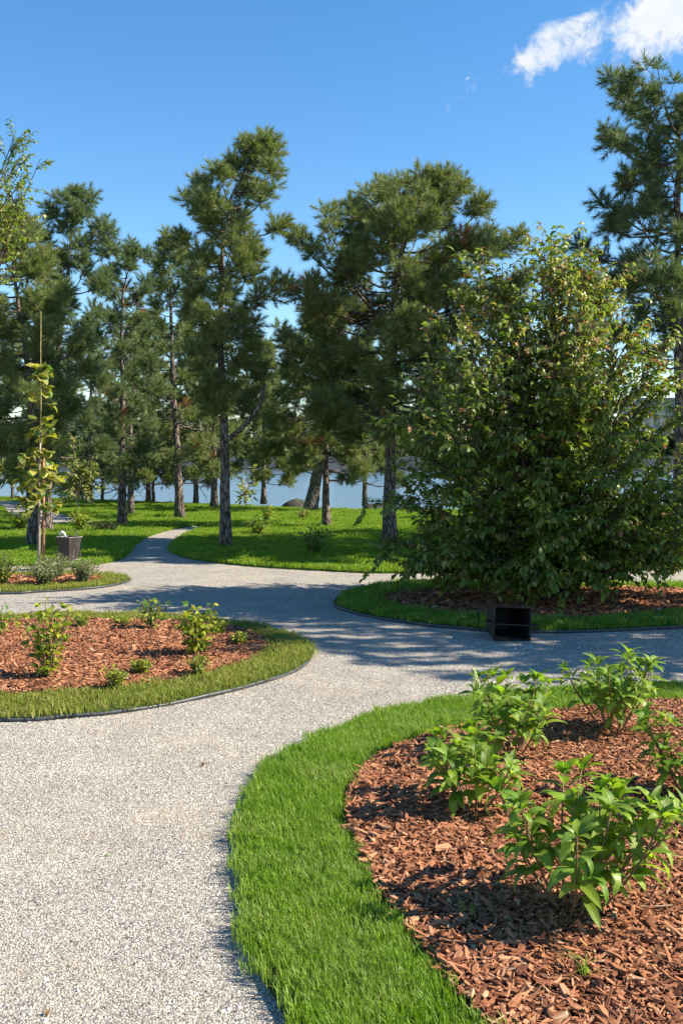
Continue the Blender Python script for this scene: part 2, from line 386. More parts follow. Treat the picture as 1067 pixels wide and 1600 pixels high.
M = dict(
    gravel=gravel_mat(), stone=stone_mat(), chip=chip_mat(), water=water_mat(),
    mulch=soil_mat('mulch_soil', (0.06, 0.026, 0.015), (0.25, 0.105, 0.055), 110),
    turf=soil_mat('turf_soil', (0.030, 0.048, 0.012), (0.060, 0.095, 0.022), 30),
    lawn_base=soil_mat('lawn_base', (0.040, 0.085, 0.010), (0.075, 0.145, 0.018), 14, 0.03),
    earth=soil_mat('earth', (0.07, 0.055, 0.035), (0.14, 0.11, 0.07), 8),
    bark=bark_mat('pine_bark', (0.035, 0.026, 0.022), (0.12, 0.095, 0.08), (0.27, 0.225, 0.195)),
    twig=plain('twig_bark', (0.10, 0.075, 0.055), 0.85, 0.15),
    deadtwig=plain('dead_twig', (0.24, 0.20, 0.165), 0.85, 0.15),
    greenstem=plain('young_stem', (0.16, 0.11, 0.06), 0.6, 0.3),
    palebark=plain('pale_young_bark', (0.36, 0.28, 0.24), 0.7, 0.2),
    stake=plain('stake_wood', (0.33, 0.17, 0.11), 0.7, 0.2),
    cane=plain('cane', (0.42, 0.36, 0.16), 0.6, 0.2),
    needle=leaf_mat('pine_needle', (0.105, 0.150, 0.050), (0.235, 0.260, 0.100), 0.28, 0.45, 0.35, tcol=(1.3, 1.4, 0.6)),
    needle_blue=leaf_mat('pine_needle_cool', (0.085, 0.130, 0.056), (0.180, 0.215, 0.095), 0.28, 0.45, 0.35, tcol=(1.2, 1.4, 0.7)),
    needle_dead=leaf_mat('pine_needle_dead', (0.22, 0.09, 0.035), (0.30, 0.14, 0.05), 0.2, 0.7, 0.1, tcol=(1.2, 1.0, 0.8)),
    hyd=leaf_mat('hydrangea_leaf', (0.070, 0.165, 0.018), (0.215, 0.300, 0.030), 0.43, 0.42, 0.38, True),
    bushleaf=leaf_mat('bush_leaf', (0.085, 0.145, 0.022), (0.180, 0.235, 0.042), 0.38, 0.38, 0.42),
    bushpale=leaf_mat('bush_leaf_pale', (0.22, 0.245, 0.065), (0.36, 0.36, 0.14), 0.36, 0.38, 0.45),
    bushgold=leaf_mat('bush_leaf_yellow', (0.28, 0.22, 0.04), (0.38, 0.30, 0.07), 0.35, 0.5, 0.3, tcol=(1.3, 1.2, 0.6)),
    bushbrown=leaf_mat('bush_leaf_brown', (0.20, 0.10, 0.04), (0.34, 0.20, 0.09), 0.25, 0.6, 0.2, tcol=(1.2, 1.0, 0.7)),
    lime=leaf_mat('lime_leaf', (0.14, 0.21, 0.025), (0.34, 0.34, 0.035), 0.40, 0.5, 0.3),
    midgreen=leaf_mat('shrub_leaf', (0.055, 0.125, 0.022), (0.12, 0.205, 0.035), 0.36, 0.45, 0.4),
    greygreen=leaf_mat('grey_leaf', (0.14, 0.175, 0.09), (0.25, 0.27, 0.155), 0.30, 0.55, 0.25),
    sapling=leaf_mat('sapling_leaf', (0.15, 0.18, 0.03), (0.36, 0.33, 0.08), 0.40, 0.5, 0.3),
    darkleaf=leaf_mat('dark_shrub_leaf', (0.030, 0.045, 0.020), (0.06, 0.07, 0.03), 0.25, 0.5, 0.3),
    cream=plain('flower_cream', (0.42, 0.48, 0.20), 0.7, 0.2),
    grass_front=grass_mat('grass_front', (0.085, 0.200, 0.010), (0.140, 0.250, 0.014), (0.205, 0.320, 0.030), 0.38, (0.42, 0.66), (0.40, 0.40, 0.17)),
    grass_dry=grass_mat('grass_bed', (0.125, 0.200, 0.022), (0.195, 0.245, 0.038), (0.26, 0.27, 0.06), 0.36, (0.3, 0.6), (0.36, 0.27, 0.10)),
    grass_lawn=grass_mat('grass_lawn', (0.105, 0.205, 0.010), (0.175, 0.270, 0.018), (0.220, 0.300, 0.028), 0.38),
    edging=plain('edging_plastic', (0.055, 0.06, 0.068), 0.45, 0.5, 0, 0.3, 30),
    binmetal=plain('bin_metal', (0.042, 0.031, 0.028), 0.5, 0.4, 0.0, 0.3),
    bininner=plain('bin_inner', (0.009, 0.0075, 0.008), 0.6, 0.3),
    steel=plain('steel_tube', (0.17, 0.165, 0.16), 0.4, 0.5, 0.6),
    blackmetal=plain('black_metal', (0.008, 0.007, 0.008), 0.45, 0.4),
    bag=plain('white_bag', (0.72, 0.70, 0.66), 0.7, 0.2),
    rock=plain('dark_rock', (0.042, 0.043, 0.034), 0.85, 0.2, 0, 0.4, 6),
    embank=plain('embankment_stone', (0.17, 0.165, 0.16), 0.9, 0.2, 0, 0.25, 0.4),
    bwall=plain('far_wall', (0.30, 0.30, 0.31), 0.9, 0.2, 0, 0.12, 0.3),
    bwhite=plain('far_wall_light', (0.36, 0.37, 0.38), 0.9, 0.2, 0, 0.1, 0.3),
    broof=plain('far_roof', (0.16, 0.15, 0.15), 0.9, 0.2),
    glass=plain('far_window', (0.05, 0.06, 0.075), 0.15, 0.6),
)

# ------------------------------------------------------------------ ground
def W(lst): return [tuple(G(*q[:2]).xy) if abs(q[0]) > 60 or q[1] > 60 else q for q in lst]
def px(lst): return [tuple(G(a, b).xy) for a, b in lst]

A_out = spline(px([(450, 1600), (400, 1500), (378, 1400), (369, 1310), (386, 1250), (430, 1197), (500, 1156), (600, 1121), (700, 1101), (850, 1086), (1067, 1076)])
               + [(3.6, 6.9), (4.6, 6.2), (5.0, 5.0), (4.8, 3.5), (4.0, 2.0), (2.8, 1.0), (1.6, 0.8), (0.7, 1.3), (0.15, 2.0)])
A_in = spline(px([(740, 1600), (652, 1490), (588, 1400), (555, 1330), (540, 1285), (553, 1230), (600, 1185), (690, 1152), (800, 1130), (1067, 1103)])
              + [(3.3, 6.4), (4.1, 5.8), (4.4, 5.0), (4.2, 3.8), (3.5, 2.5), (2.6, 1.6), (1.6, 1.4), (0.85, 1.9)])
B_out = spline(px([(488, 1022), (470, 1045), (420, 1065), (330, 1089), (200, 1113), (100, 1123), (0, 1128)])
               + [(-3.2, 6.15), (-4.2, 6.8), (-4.8, 8.0), (-4.5, 9.2), (-4.1, 9.8)] + px([(0, 967), (150, 962), (280, 966), (380, 977), (450, 993), (482, 1008)]))
B_in = spline(px([(415, 1018), (385, 1040), (300, 1063), (200, 1079), (100, 1089), (0, 1094)])
              + [(-3.1, 6.7), (-3.9, 7.3), (-4.3, 8.2), (-4.0, 9.0), (-3.7, 9.4)] + px([(0, 978), (150, 974), (280, 978), (360, 987), (405, 1002)]))
C_out = spline(px([(200, 910), (150, 920), (60, 926), (0, 929)]) + [(-6, 11.9), (-8, 12.5), (-8.5, 13.6), (-7, 14.2)] + px([(0, 899), (100, 897), (160, 899), (195, 904)]))
C_in = spline(px([(160, 909), (120, 915), (0, 920)]) + [(-6.5, 12.5), (-7.5, 13.2), (-6.5, 13.8)] + px([(0, 905), (100, 903), (145, 905)]))
D_out = spline(px([(522, 942), (545, 957), (620, 972), (720, 984), (850, 990), (1067, 982)]) + [(4.8, 10.1), (5.6, 11.3), (5.2, 12.5), (4.3, 12.7)]
               + px([(800, 913), (650, 912), (560, 923)]))
D_in = spline(px([(592, 938), (640, 955), (760, 968), (900, 972), (1067, 960)]) + [(4.6, 11), (4.7, 11.8), (4.0, 12.2), (2.5, 12.3), (1.2, 12.1), (0.65, 11.8)])
shore = [(42, 33.5), (24, 33)] + px([(1067, 797), (850, 799), (700, 799), (500, 797), (300, 789), (150, 783), (0, 778)]) + [(-24, 46), (-42, 50)]
L_poly = spline([(-42, 15.6), (-20, 15.4), (-9, 15.2)] + px([(0, 884), (100, 886), (150, 883), (192, 873), (206, 858), (225, 843), (250, 833), (278, 826), (302, 822.4), (323, 822.6),
                 (303, 832), (282, 842), (267, 856), (275, 867), (310, 876), (400, 886), (500, 892), (600, 896), (800, 893), (1067, 889)]) + [(9, 15), (20, 16), (42, 17)] + shore, 6)
# the second little path on the left lawn
sp_c = spline(px([(-260, 781), (-60, 784), (0, 786.5), (34, 791), (46, 797), (52, 803), (72, 811), (100, 818), (118, 821)]), 8, False)
sp_t = np.gradient(sp_c, axis=0); sp_t /= np.linalg.norm(sp_t, axis=1)[:, None]
sp_w = np.linspace(0.9, 0.62, len(sp_c))[:, None]
sp_n = np.stack([-sp_t[:, 1], sp_t[:, 0]], 1) * sp_w
S_poly = np.concatenate([sp_c + sp_n, (sp_c - sp_n)[::-1]])

def sheet(name, x0, x1, y0, y1, z, m):
    b = MB(); b.add([(x0, y0, z), (x1, y0, z), (x1, y1, z), (x0, y1, z)], [(0, 1, 2, 3)]); o = b.build(name, m); o['kind'] = 'structure'; return o
sheet('gravel_path', -42, 42, -14, 29, 0.0, M['gravel'])
sheet('riverbed', -2500, 2500, -60, 330, -2.6, M['earth'])
sheet('water', -1800, 1800, 30, 290.5, -1.2, M['water'])
o = slab('lawn', L_poly, -0.1, 0.03, M['lawn_base']); o['kind'] = 'structure'
side = slab('gravel_side_path', S_poly, 0.0, 0.036, M['gravel']); side['kind'] = 'structure'
# the ground behind the camera and to the sides of the place
for nm, a in (('near_ground', (-42, 42, -60, -14)), ('side_ground', (-400, -42, -60, 50)), ('side_ground', (42, 400, -60, 33))):
    b = MB(); b.box((a[0], a[2], -2.7), (a[1], a[3], 0.0)); o = b.build(nm, M['lawn_base']); o['kind'] = 'structure'
# grassy river bank sloping to the water
sh = spline(shore, 6, False); b = MB()
out_n = np.array([0, 1.0]); v = []
for p in sh: v += [(p[0], p[1] - 0.05, 0.02), (p[0], p[1] + 1.4, -0.35), (p[0], p[1] + 3.4, -1.5)]
f = []
for i in range(len(sh) - 1):
    for k in range(2): f.append((i * 3 + k, i * 3 + k + 1, i * 3 + k + 4, i * 3 + k + 3))
b.add(v, f); o = b.build('river_bank', M['lawn_base']); o['kind'] = 'structure'

# ------------------------------------------------------------------ grass
def blades(n, rad, h0, h1, w0, seed, lean=0.35):
    rr = random.Random(seed); b = MB()
    for i in range(n):
        a = rr.uniform(0, 6.283); r = rad * math.sqrt(rr.random()); x, y = r * math.cos(a), r * math.sin(a)
        h = rr.uniform(h0, h1); w = w0 * rr.uniform(0.7, 1.2); d = rr.uniform(0, 6.283); le = rr.uniform(0.05, lean) * h * 1.6
        fx, fy = math.cos(d), math.sin(d); sa = d + 1.57 + rr.uniform(-.5, .5); sx, sy = math.cos(sa) * w / 2, math.sin(sa) * w / 2
        p0 = (x, y, -0.005); p1 = (x + fx * le * .25, y + fy * le * .25, h * .55); p2 = (x + fx * le, y + fy * le, h * (1 - 0.25 * le / h))
        b.add([(p0[0] - sx, p0[1] - sy, p0[2]), (p0[0] + sx, p0[1] + sy, p0[2]), (p1[0] - sx * .8, p1[1] - sy * .8, p1[2]), (p1[0] + sx * .8, p1[1] + sy * .8, p1[2]), p2],
              [(0, 1, 3, 2), (2, 3, 4)])
    return b
PG_front = [proto(blades(90, 0.070, 0.022, 0.052, 0.0034, i, 0.42), 'clump_front', M['grass_front']) for i in range(5)]
PG_dry = [proto(blades(52, 0.085, 0.018, 0.046, 0.0055, 20 + i, 0.6), 'clump_bed', M['grass_dry']) for i in range(5)]
PG_mid = [proto(blades(16, 0.06, 0.03, 0.07, 0.008, 30 + i, 0.6), 'clump_mid', M['grass_front']) for i in range(4)]
PG_lawn = [proto(blades(220, 0.32, 0.025, 0.055, 0.011, 40 + i, 0.5), 'clump_lawn', M['grass_lawn']) for i in range(5)]
def grass(name, pts, z, protos, s0=0.8, s1=1.25, noise_amp=0.0):
    n = len(pts); p3 = np.column_stack([pts, np.full(n, z)])
    rot = np.column_stack([rng.normal(0, .10, n), rng.normal(0, .10, n), rng.random(n) * 6.283])
    s = rng.uniform(s0, s1, n)
    if noise_amp: s *= 1 + noise_amp * np.sin(pts[:, 0] * 9.1 + np.sin(pts[:, 1] * 5.3) * 2) * np.sin(pts[:, 1] * 7.7 + 1.3)
    return scatter(name, p3, rot, s, rng.integers(0, len(protos), n), protos)

bark_protos = []
for i in range(7):
    rr = random.Random(100 + i); L, wd, th = ((rr.uniform(0.022, 0.040), rr.uniform(0.008, 0.014), rr.uniform(0.003, 0.006)) if i < 5 else (rr.uniform(.04, .062), rr.uniform(.004, .007), rr.uniform(.002, .004)))
    j = lambda s: rr.uniform(-s, s)
    v = []
    for (ex, tp) in ((-0.5, rr.uniform(.3, .9)), (0.1 + j(.15), 1.0), (0.5, rr.uniform(.25, .9))):
        bz = 0.006 * (abs(ex) * 2) * rr.uniform(-.4, 1)
        for (sy, sz) in ((-.5, -.5), (.5, -.5), (.5, .5), (-.5, .5)):
            v.append((ex * L + j(.003), sy * wd * tp + j(.0015), sz * th * (0.6 + tp * .4) + bz))
    f = [(3, 2, 1, 0), (8, 9, 10, 11)]
    for k in range(2):
        for q in range(4): f.append((k * 4 + q, k * 4 + (q + 1) % 4, (k + 1) * 4 + (q + 1) % 4, (k + 1) * 4 + q))
    b = MB(); b.add(v, f); bark_protos.append(proto(b, 'chip', M['chip']))

def bed(word, outer, inner, grass_protos, gden, cden, chip_s, label_bits, gz=0.03, n_obj=0, noise=0.2, holes=()):
    t = slab('bed_turf', outer, -0.02, gz, M['turf']); t['kind'] = 'structure'
    m = slab('mulch_bed', inner, -0.01, gz + 0.008, M['mulch']); m['kind'] = 'structure'
    g = scatter_in(outer, gden, [inner])
    # blades lean over the inner rim a little unevenly
    e = scatter_in(inner, gden * 0.5); de = edge_dist(inner, e); e = e[de < 0.05 * rng.random(len(e)) ** 1.5 + 0.0]
    g = g[(edge_dist(outer, g) > (0.0 if word == 'A' else 0.03) + 0.03 * rng.random(len(g))) & (edge_dist(inner, g) > 0.05 * rng.random(len(g)) + 0.01)]
    e = e[rng.random(len(e)) < 0.25]
    g = np.concatenate([g, e])
    grass('border_grass', g, gz, grass_protos, noise_amp=noise)
    c = scatter_in(inner, cden, margin=0.7, dmin=1.4); n = len(c)
    hgt = gz + 0.012 + 0.016 * rng.random(n) + 0.008 * np.sin(c[:, 0] * 4.0 + 1) * np.sin(c[:, 1] * 3.3)
    # a few chips kicked over the grass edge
    rot = np.column_stack([rng.normal(0, .26, n), rng.normal(0, .26, n), rng.random(n) * 6.283]); s = chip_s * np.clip(np.exp(rng.normal(-.22, .42, n)), .3, 2.1)
    scl = np.column_stack([s * rng.uniform(.7, 1.35, n), s * rng.uniform(.7, 1.4, n), s])
    vid = rng.integers(0, len(bark_protos), n)
    if n_obj:
        vis = np.where((np.abs(c[:, 0]) < 0.343 * c[:, 1]) & (c[:, 1] > 2.84))[0]
        size = scl[vis, 0] / c[vis, 1]
        top = vis[np.argsort(-size)[:n_obj]]
        keep = np.ones(n, bool); keep[top] = False
        for k in top:
            o = link(bpy.data.objects.new('bark_chip', bark_protos[vid[k]].data), m)
            o.location = (c[k, 0], c[k, 1], hgt[k] + 0.004); o.rotation_euler = rot[k]; o.scale = scl[k]
        c, hgt, rot, scl, vid = c[keep], hgt[keep], rot[keep], scl[keep], vid[keep]
    scatter('bark_mulch', np.column_stack([c, hgt]), rot, scl, vid, bark_protos, m)
    return m
bed('A', A_out, A_in, PG_front, 480, 8200, 0.86, '', 0.03, 300, 0.13)
bed('B', B_out, B_in, PG_dry, 340, 3400, 1.0, '', 0.03, 0, 0.2)
bed('C', C_out, C_in, PG_dry, 220, 700, 1.6, '', 0.03)
bed('D', D_out, D_in, PG_mid, 520, 1100, 1.4, '', 0.03)

# far lawn: patches of short blades
lp = scatter_in(L_poly, 26, [S_poly], margin=3.5, dmax=48, dmin=14); lp = lp[(edge_dist(L_poly, lp) > .30) & (edge_dist(S_poly, lp) > .25)]
grass('lawn_grass', lp, 0.03, PG_lawn, 0.75, 1.2)
# thicker fringe along the lawn edge by the gravel
fr = scatter_in(L_poly, 300, [S_poly], margin=1.5, dmax=45, dmin=13.5); fr = fr[(edge_dist(L_poly, fr) < 0.40) | (edge_dist(S_poly, fr) < .3)]
grass('lawn_edge_grass', fr, 0.03, [proto(blades(16, 0.06, 0.03, 0.065, 0.011, 60 + i, 0.6), 'clump_edge', M['grass_lawn']) for i in range(3)], 0.8, 1.3)

def edging(poly, label, h=0.020, vis=None):
    b = MB(); n = len(poly)
    c = poly.mean(0); ang = poly - np.roll(poly, 1, 0)
    t = (np.roll(poly, -1, 0) - np.roll(poly, 1, 0)); t /= np.linalg.norm(t, axis=1)[:, None]; nn = np.stack([t[:, 1], -t[:, 0]], 1)
    area = np.sum(poly[:, 0] * np.roll(poly[:, 1], -1) - np.roll(poly[:, 0], -1) * poly[:, 1])
    if area < 0: nn = -nn
    prof = [(0.002, -0.02), (0.009, -0.02), (0.009, h - .012), (0.015, h - .007), (0.014, h + .002), (0.007, h + .006), (-0.002, h)]
    k = len(prof); v = []
    for i in range(n):
        wob = 0.003 * math.sin(i * 0.37) + 0.002 * math.sin(i * 0.83)
        for (d, z) in prof: v.append((*(poly[i] + nn[i] * d), z + wob))
    f = [(i * k + q, ((i + 1) % n) * k + q, ((i + 1) % n) * k + (q + 1) % k, i * k + (q + 1) % k) for i in range(n) for q in range(k)]
    b.add(v, f); o = b.build('lawn_edging', M['edging'], None, True); return tag(o, label, 'edging', 'plastic edgings round the beds')
edging(B_out, 'dark plastic edging strip round the left mulch bed with yellowish grass')
edging(C_out, 'dark edging strip round the far left bed under the staked young tree', 0.022)
edging(D_out, 'dark edging strip round the shaded bed of the big leafy bush', 0.022)

# ------------------------------------------------------------------ gravel stones near the camera
stones = []
for i in range(5):
    rr = random.Random(300 + i); bm = bmesh.new(); bmesh.ops.create_icosphere(bm, subdivisions=1, radius=1.0)
    for vv in bm.verts: vv.co = Vector((vv.co.x * 1.15, vv.co.y * rr.uniform(.75, .95), vv.co.z * .68)) * rr.uniform(.78, 1.15)
    me = bpy.data.meshes.new('stone'); bm.to_mesh(me); bm.free(); me.materials.append(M['stone']); stones.append(bpy.data.objects.new('stone', me))
big = np.array([(-8, 1.8), (8, 1.8), (8, 9.6), (-8, 9.6)], float)
g = scatter_in(big, 18500, [A_out, B_out], margin=0.35, dmax=9.6)
keep = rng.random(len(g)) < np.clip(1.25 - (g[:, 1] - 3.0) * 0.16, 0.12, 1.0); g = g[keep]; n = len(g)
s = 0.0028 * rng.uniform(.6, 1.3, n) * (1 + (rng.random(n) < .012) * 1.3) * (1 + 0.05 * (g[:, 1] - 3))
scatter('gravel', np.column_stack([g, s * .02]), rng.random((n, 3)) * [0.6, 0.6, 6.283], s, rng.integers(0, 5, n), stones)

# a little litter of bark and leaf bits blown over the gravel
g = scatter_in(big, 5.0, [A_out, B_out], margin=0.6, dmax=9.6); n = len(g)
scatter('gravel_litter', np.column_stack([g, np.full(n, .008)]), rng.random((n, 3)) * [0.4, 0.4, 6.283], rng.uniform(.2, .5, n), rng.integers(0, 7, n), bark_protos)

# ------------------------------------------------------------------ pines
def puff(nt, nn, seed, m, L=0.122, ax=0.13, w=0.0110):
    """a branch end: several brushes of long needles on short twigs"""
    rr = random.Random(seed); b = MB(); random.seed(seed)
    for j in range(nt):
        a = j * 2.399 + rr.uniform(-.4, .4); th0 = math.radians(rr.uniform(0, 30) if j == 0 else 18 + 82 * (j / nt) ** .75)
        dz = Vector((math.cos(a) * math.sin(th0), math.sin(a) * math.sin(th0), math.cos(th0))); q = dz.to_track_quat('Z', 'Y')
        o0 = dz * rr.uniform(.03, .14); b.tube([(0, 0, -.02), o0 + dz * ax], [.007, .004], 3, False)
        for i in range(nn):
            s_ = (i + rr.random()) / nn; a2 = i * 2.399 + rr.uniform(-.3, .3)
            th = math.radians(74 - 56 * s_ + rr.uniform(-13, 13)); le = L * rr.uniform(.75, 1.1)
            d = q @ Vector((math.cos(a2) * math.sin(th), math.sin(a2) * math.sin(th), math.cos(th)))
            side = d.cross(rvec()).normalized() * (w / 2); p0 = o0 + dz * (ax * s_) + d * .004
            b.add([p0 - side, p0 + side, p0 + d * le + Vector((0, 0, .010))], [(0, 1, 2)])
    return proto(b, 'needle_puff', m)
TU_warm = [puff(9, 44, 400 + i, M['needle']) for i in range(3)] + [puff(6, 40, 403, M['needle'])] + [puff(5, 30, 404, M['needle_dead'])]
TU_cool = [puff(9, 44, 410 + i, M['needle_blue']) for i in range(3)] + [puff(6, 40, 413, M['needle_blue'])] + [puff(5, 30, 414, M['needle_dead'])]

def polyat(pts, z):
    zs = [p.z for p in pts]; i = 0
    z = min(max(z, zs[0]), zs[-1] - 1e-4)
    while i < len(pts) - 2 and zs[i + 1] < z: i += 1
    t = (z - zs[i]) / (zs[i + 1] - zs[i] + 1e-9); return pts[i].lerp(pts[i + 1], t)

def pine(label, d, trunk, prof, rpx, nb=55, dens=1.0, tufts=TU_warm, slope=(-0.1, 0.4), dead=6, bare=0.0, size=1.0, fork=None, seed=1, brown=0.012):
    random.seed(seed)
    base = at(*trunk[0], d); base.z = 0.0
    tp = [at(a, b_, d) for a, b_ in trunk]; tp[0].z = -0.05
    y0 = d; seg = []
    for i in range(len(tp) - 1):
        for k in range(5): seg.append(tp[i].lerp(tp[i + 1], k / 5))
    seg.append(tp[-1])
    # smooth and wobble
    sm = [seg[0]] + [(seg[i - 1] + seg[i] * 2 + seg[i + 1]) / 4 for i in range(1, len(seg) - 1)] + [seg[-1]]
    seg = [p + Vector((random.uniform(-.012, .012), random.uniform(-.03, .03), 0)) for p in sm]
    r0 = rpx / F * d; H = tp[-1].z
    tree = empty('pine_tree', base, label, 'pine', 'pines of the park')
    wood = MB(); loc = lambda p: Vector(p) - base
    rad = [max(0.012, r0 * (1 - 0.9 * (max(p.z, 0) / H) ** 0.9) * (1 + 0.35 * math.exp(-max(p.z, 0) / .25))) * random.uniform(.95, 1.05) for p in seg]
    wood.tube([loc(p) for p in seg], rad, 10)
    TP, TR, TS, TV = [], [], [], []
    def add_tuft(p, dv, s=1.0):
        dv = (Vector(dv).normalized() + Vector((0, 0, 0.30)) + rvec(.35)).normalized()
        TP.append(tuple(loc(p))); TR.append(tuple(dv.to_track_quat('Z', 'Y').to_euler())); TS.append(random.uniform(.7, 1.15) * s * size)
        TV.append(4 if random.random() < brown else random.choice((0, 0, 1, 1, 2, 2, 3)))
    ztop, zbot = Z(prof[0][0], d), Z(prof[-1][0], d)
    pz = [Z(q[0], d) for q in prof][::-1]; pl = [X(q[1], d) for q in prof][::-1]; pr = [X(q[2], d) for q in prof][::-1]
    def ext(z, phi):
        c = polyat(seg, z)
        l, r = np.interp(z, pz, pl), np.interp(z, pz, pr)
        a = max(.12, r - c.x); bb = max(.12, c.x - l); cp = math.cos(phi)
        m_ = (a + bb) / 2 * 0.85
        side_ = a if cp > 0 else bb
        return max(.15, 1.08 / math.sqrt((cp / side_) ** 2 + (math.sin(phi) / m_) ** 2) - .16)
    def branch(z, phi, rmul, live=True, rise=None):
        r = ext(z, phi) * rmul
        hrel = (z - zbot) / (ztop - zbot); rise = r * (random.uniform(*slope) + .55 * hrel * hrel - .12 * (1 - hrel)) if rise is None else rise
        zs = max(z - rise, zbot * .6 + .3)
        c = polyat(seg, min(zs, H - 0.05)); dv = Vector((math.cos(phi), math.sin(phi), 0)); perp = Vector((-dv.y, dv.x, 0))
        end_x = polyat(seg, z); reach = (end_x + dv * r) - c; reach.z = 0
        n = 7; wob = random.uniform(-.10, .10) * r; pts = []
        for k in range(n):
            s_ = k / (n - 1)
            pts.append(c + reach * s_ + Vector((0, 0, (z - zs) * s_ ** 1.6 - 0.10 * r * math.sin(s_ * 3.14) + random.uniform(-.02, .02) * r)) + perp * wob * math.sin(s_ * 3.0))
        br = max(.009, min(r0 * .35, 0.010 + 0.014 * r))
        wood.tube([loc(p) for p in pts], [br * (1 - .75 * k / (n - 1)) for k in range(n)], 5, False)
        ns = max(1, int((1.2 + r * 3.3) * dens + random.random())) if live else int(2 + r * 3)
        for i in range(ns):
            t = (random.uniform(.42, 1.0) if r > .5 else random.uniform(.2, 1)); t = t ** (.85 - bare * .4)
            fi = t * (n - 1); k = min(int(fi), n - 2); p = pts[k].lerp(pts[k + 1], fi - k); fw = (pts[k + 1] - pts[k]).normalized()
            sg = random.choice((-1, 1)); sd = (fw + perp * sg * random.uniform(.3, 1.3) + Vector((0, 0, random.uniform(-.15, .75)))).normalized()
            ln = min(.16 + .30 * r * (1.15 - t), .62) * random.uniform(.6, 1.2)
            q = p + sd * ln * .5 + Vector((0, 0, -.01)); e = p + sd * ln + Vector((0, 0, .05 * ln))
            wood.tube([loc(p), loc(q), loc(e)], [.008, .006, .004], 3, False)
            if live:
                add_tuft(e, sd)
                if random.random() < .12: add_tuft(p.lerp(e, .45), sd + perp * random.uniform(-.8, .8) + Vector((0, 0, .3)), .85)
        if live:
            add_tuft(pts[-1], pts[-1] - pts[-2]); (add_tuft(pts[-2], pts[-1] - pts[-2] + rvec(.6), .9) if random.random() < .6 else None)
    for i in range(nb):
        u = ((i + random.random()) / nb) ** 0.92
        branch(zbot + (ztop - zbot) * u, i * 2.399 + random.uniform(-.5, .5), random.uniform(.60, 1.10) if random.random() < .75 else random.uniform(.3, .65))
    for i in range(5):
        p = polyat(seg, H - .6 * random.random() - 0.02); add_tuft(p, rvec(.6) + Vector((0, 0, .8)))
    for i in range(dead):
        branch(zbot + (ztop - zbot) * random.uniform(-.12, .35), random.uniform(0, 6.28), random.uniform(.35, .8), False, random.uniform(-.25, .15))
    if fork:
        fp = [loc(at(a, b_, d + dd)) for a, b_, dd in fork]
        wood.tube(fp, np.linspace(r0 * .5, r0 * .22, len(fp)), 7, False)
    wood.build('trunk', M['bark'], tree, True)
    scatter('crown', TP, TR, TS, TV, tufts, tree)
    return tree

pine('tall slender pine leaning right at its tip, beside the bend of the path', 18.0,
     [(352, 858), (352, 700), (347, 600), (345, 500), (347, 400), (362, 305), (396, 245), (412, 224)],
     [(218, 400, 434), (250, 335, 440), (295, 268, 450), (340, 272, 452), (390, 274, 462), (440, 296, 432), (480, 280, 462), (540, 290, 442), (610, 305, 420), (660, 325, 400)],
     9.5, 62, 1.0, fork=[(356, 686, 0), (375, 672, -.1), (395, 650, -.2), (408, 628, -.25), (414, 600, -.25)], seed=11, dead=12)
pine('broad dense pine with the widest crown, behind the big leafy bush', 18.2,
     [(608, 858), (610, 700), (612, 600), (615, 500), (620, 420), (640, 340), (660, 294)],
     [(276, 625, 700), (300, 525, 755), (345, 478, 778), (400, 455, 800), (450, 440, 812), (500, 442, 795), (560, 425, 760), (620, 420, 740), (690, 450, 720)],
     12, 105, 1.15, seed=12, dead=14)
pine('pine with a low drooping crown over a straight thin trunk at mid lawn', 23.7,
     [(510, 826), (509, 740), (508, 650), (505, 560), (498, 490)],
     [(478, 480, 515), (540, 425, 560), (600, 402, 585), (660, 400, 595), (715, 415, 590), (742, 430, 575)],
     7, 48, 1.1, seed=13)
pine('pine with a thick right-leaning trunk near the water', 31.0,
     [(484, 803), (492, 760), (503, 700), (510, 640), (515, 540)],
     [(530, 490, 540), (600, 440, 605), (660, 420, 625), (715, 445, 600)],
     11.5, 40, 1.1, seed=14)
pine('pine with a slim pale bare-twigged trunk left of the path', 24.4,
     [(191, 823), (191, 700), (192, 600), (190, 500), (195, 440), (214, 390)],
     [(384, 205, 240), (420, 152, 250), (470, 130, 250), (525, 150, 238), (590, 125, 250), (650, 112, 250), (710, 125, 245), (757, 140, 235)],
     7, 44, 0.9, TU_cool, seed=15, dead=18, brown=0.02)
pine('small thin pine just behind the slim pale trunk', 29.0,
     [(205, 806), (204, 700), (204, 600), (206, 500)],
     [(495, 192, 225), (560, 165, 255), (640, 145, 275), (700, 140, 275), (755, 155, 262)],
     5.5, 30, 0.9, seed=16)
pine('pine with a clear lit trunk left of the leaning-tipped pine', 27.0,
     [(281, 813), (277, 700), (270, 600), (268, 500), (265, 420), (268, 372)],
     [(366, 255, 292), (400, 238, 332), (450, 235, 335), (505, 230, 325), (565, 200, 345), (625, 190, 355), (685, 190, 355), (742, 205, 345)],
     7.5, 50, 0.9, seed=17, dead=14, brown=0.03)
pine('pine at the left edge with a thick dark trunk behind the staked young tree', 18.4,
     [(52, 857), (56, 750), (54, 650), (40, 540), (25, 450), (14, 340)],
     [(330, 0, 48), (380, -40, 92), (440, -70, 100), (500, -75, 108), (560, -80, 146), (620, -80, 138), (680, -80, 95), (742, -70, 70)],
     9.5, 62, 1.05, seed=18)
pine('dense pine with a rounded top rising behind the left-edge pine', 22.0,
     [(74, 836), (76, 740), (80, 680), (86, 600), (93, 540), (105, 430), (118, 330), (120, 302)],
     [(299, 104, 136), (332, 58, 172), (375, 48, 184), (425, 56, 186), (475, 62, 188), (525, 66, 182), (585, 80, 192), (650, 100, 185), (705, 110, 175)],
     8, 58, 1.0, TU_cool, seed=19)
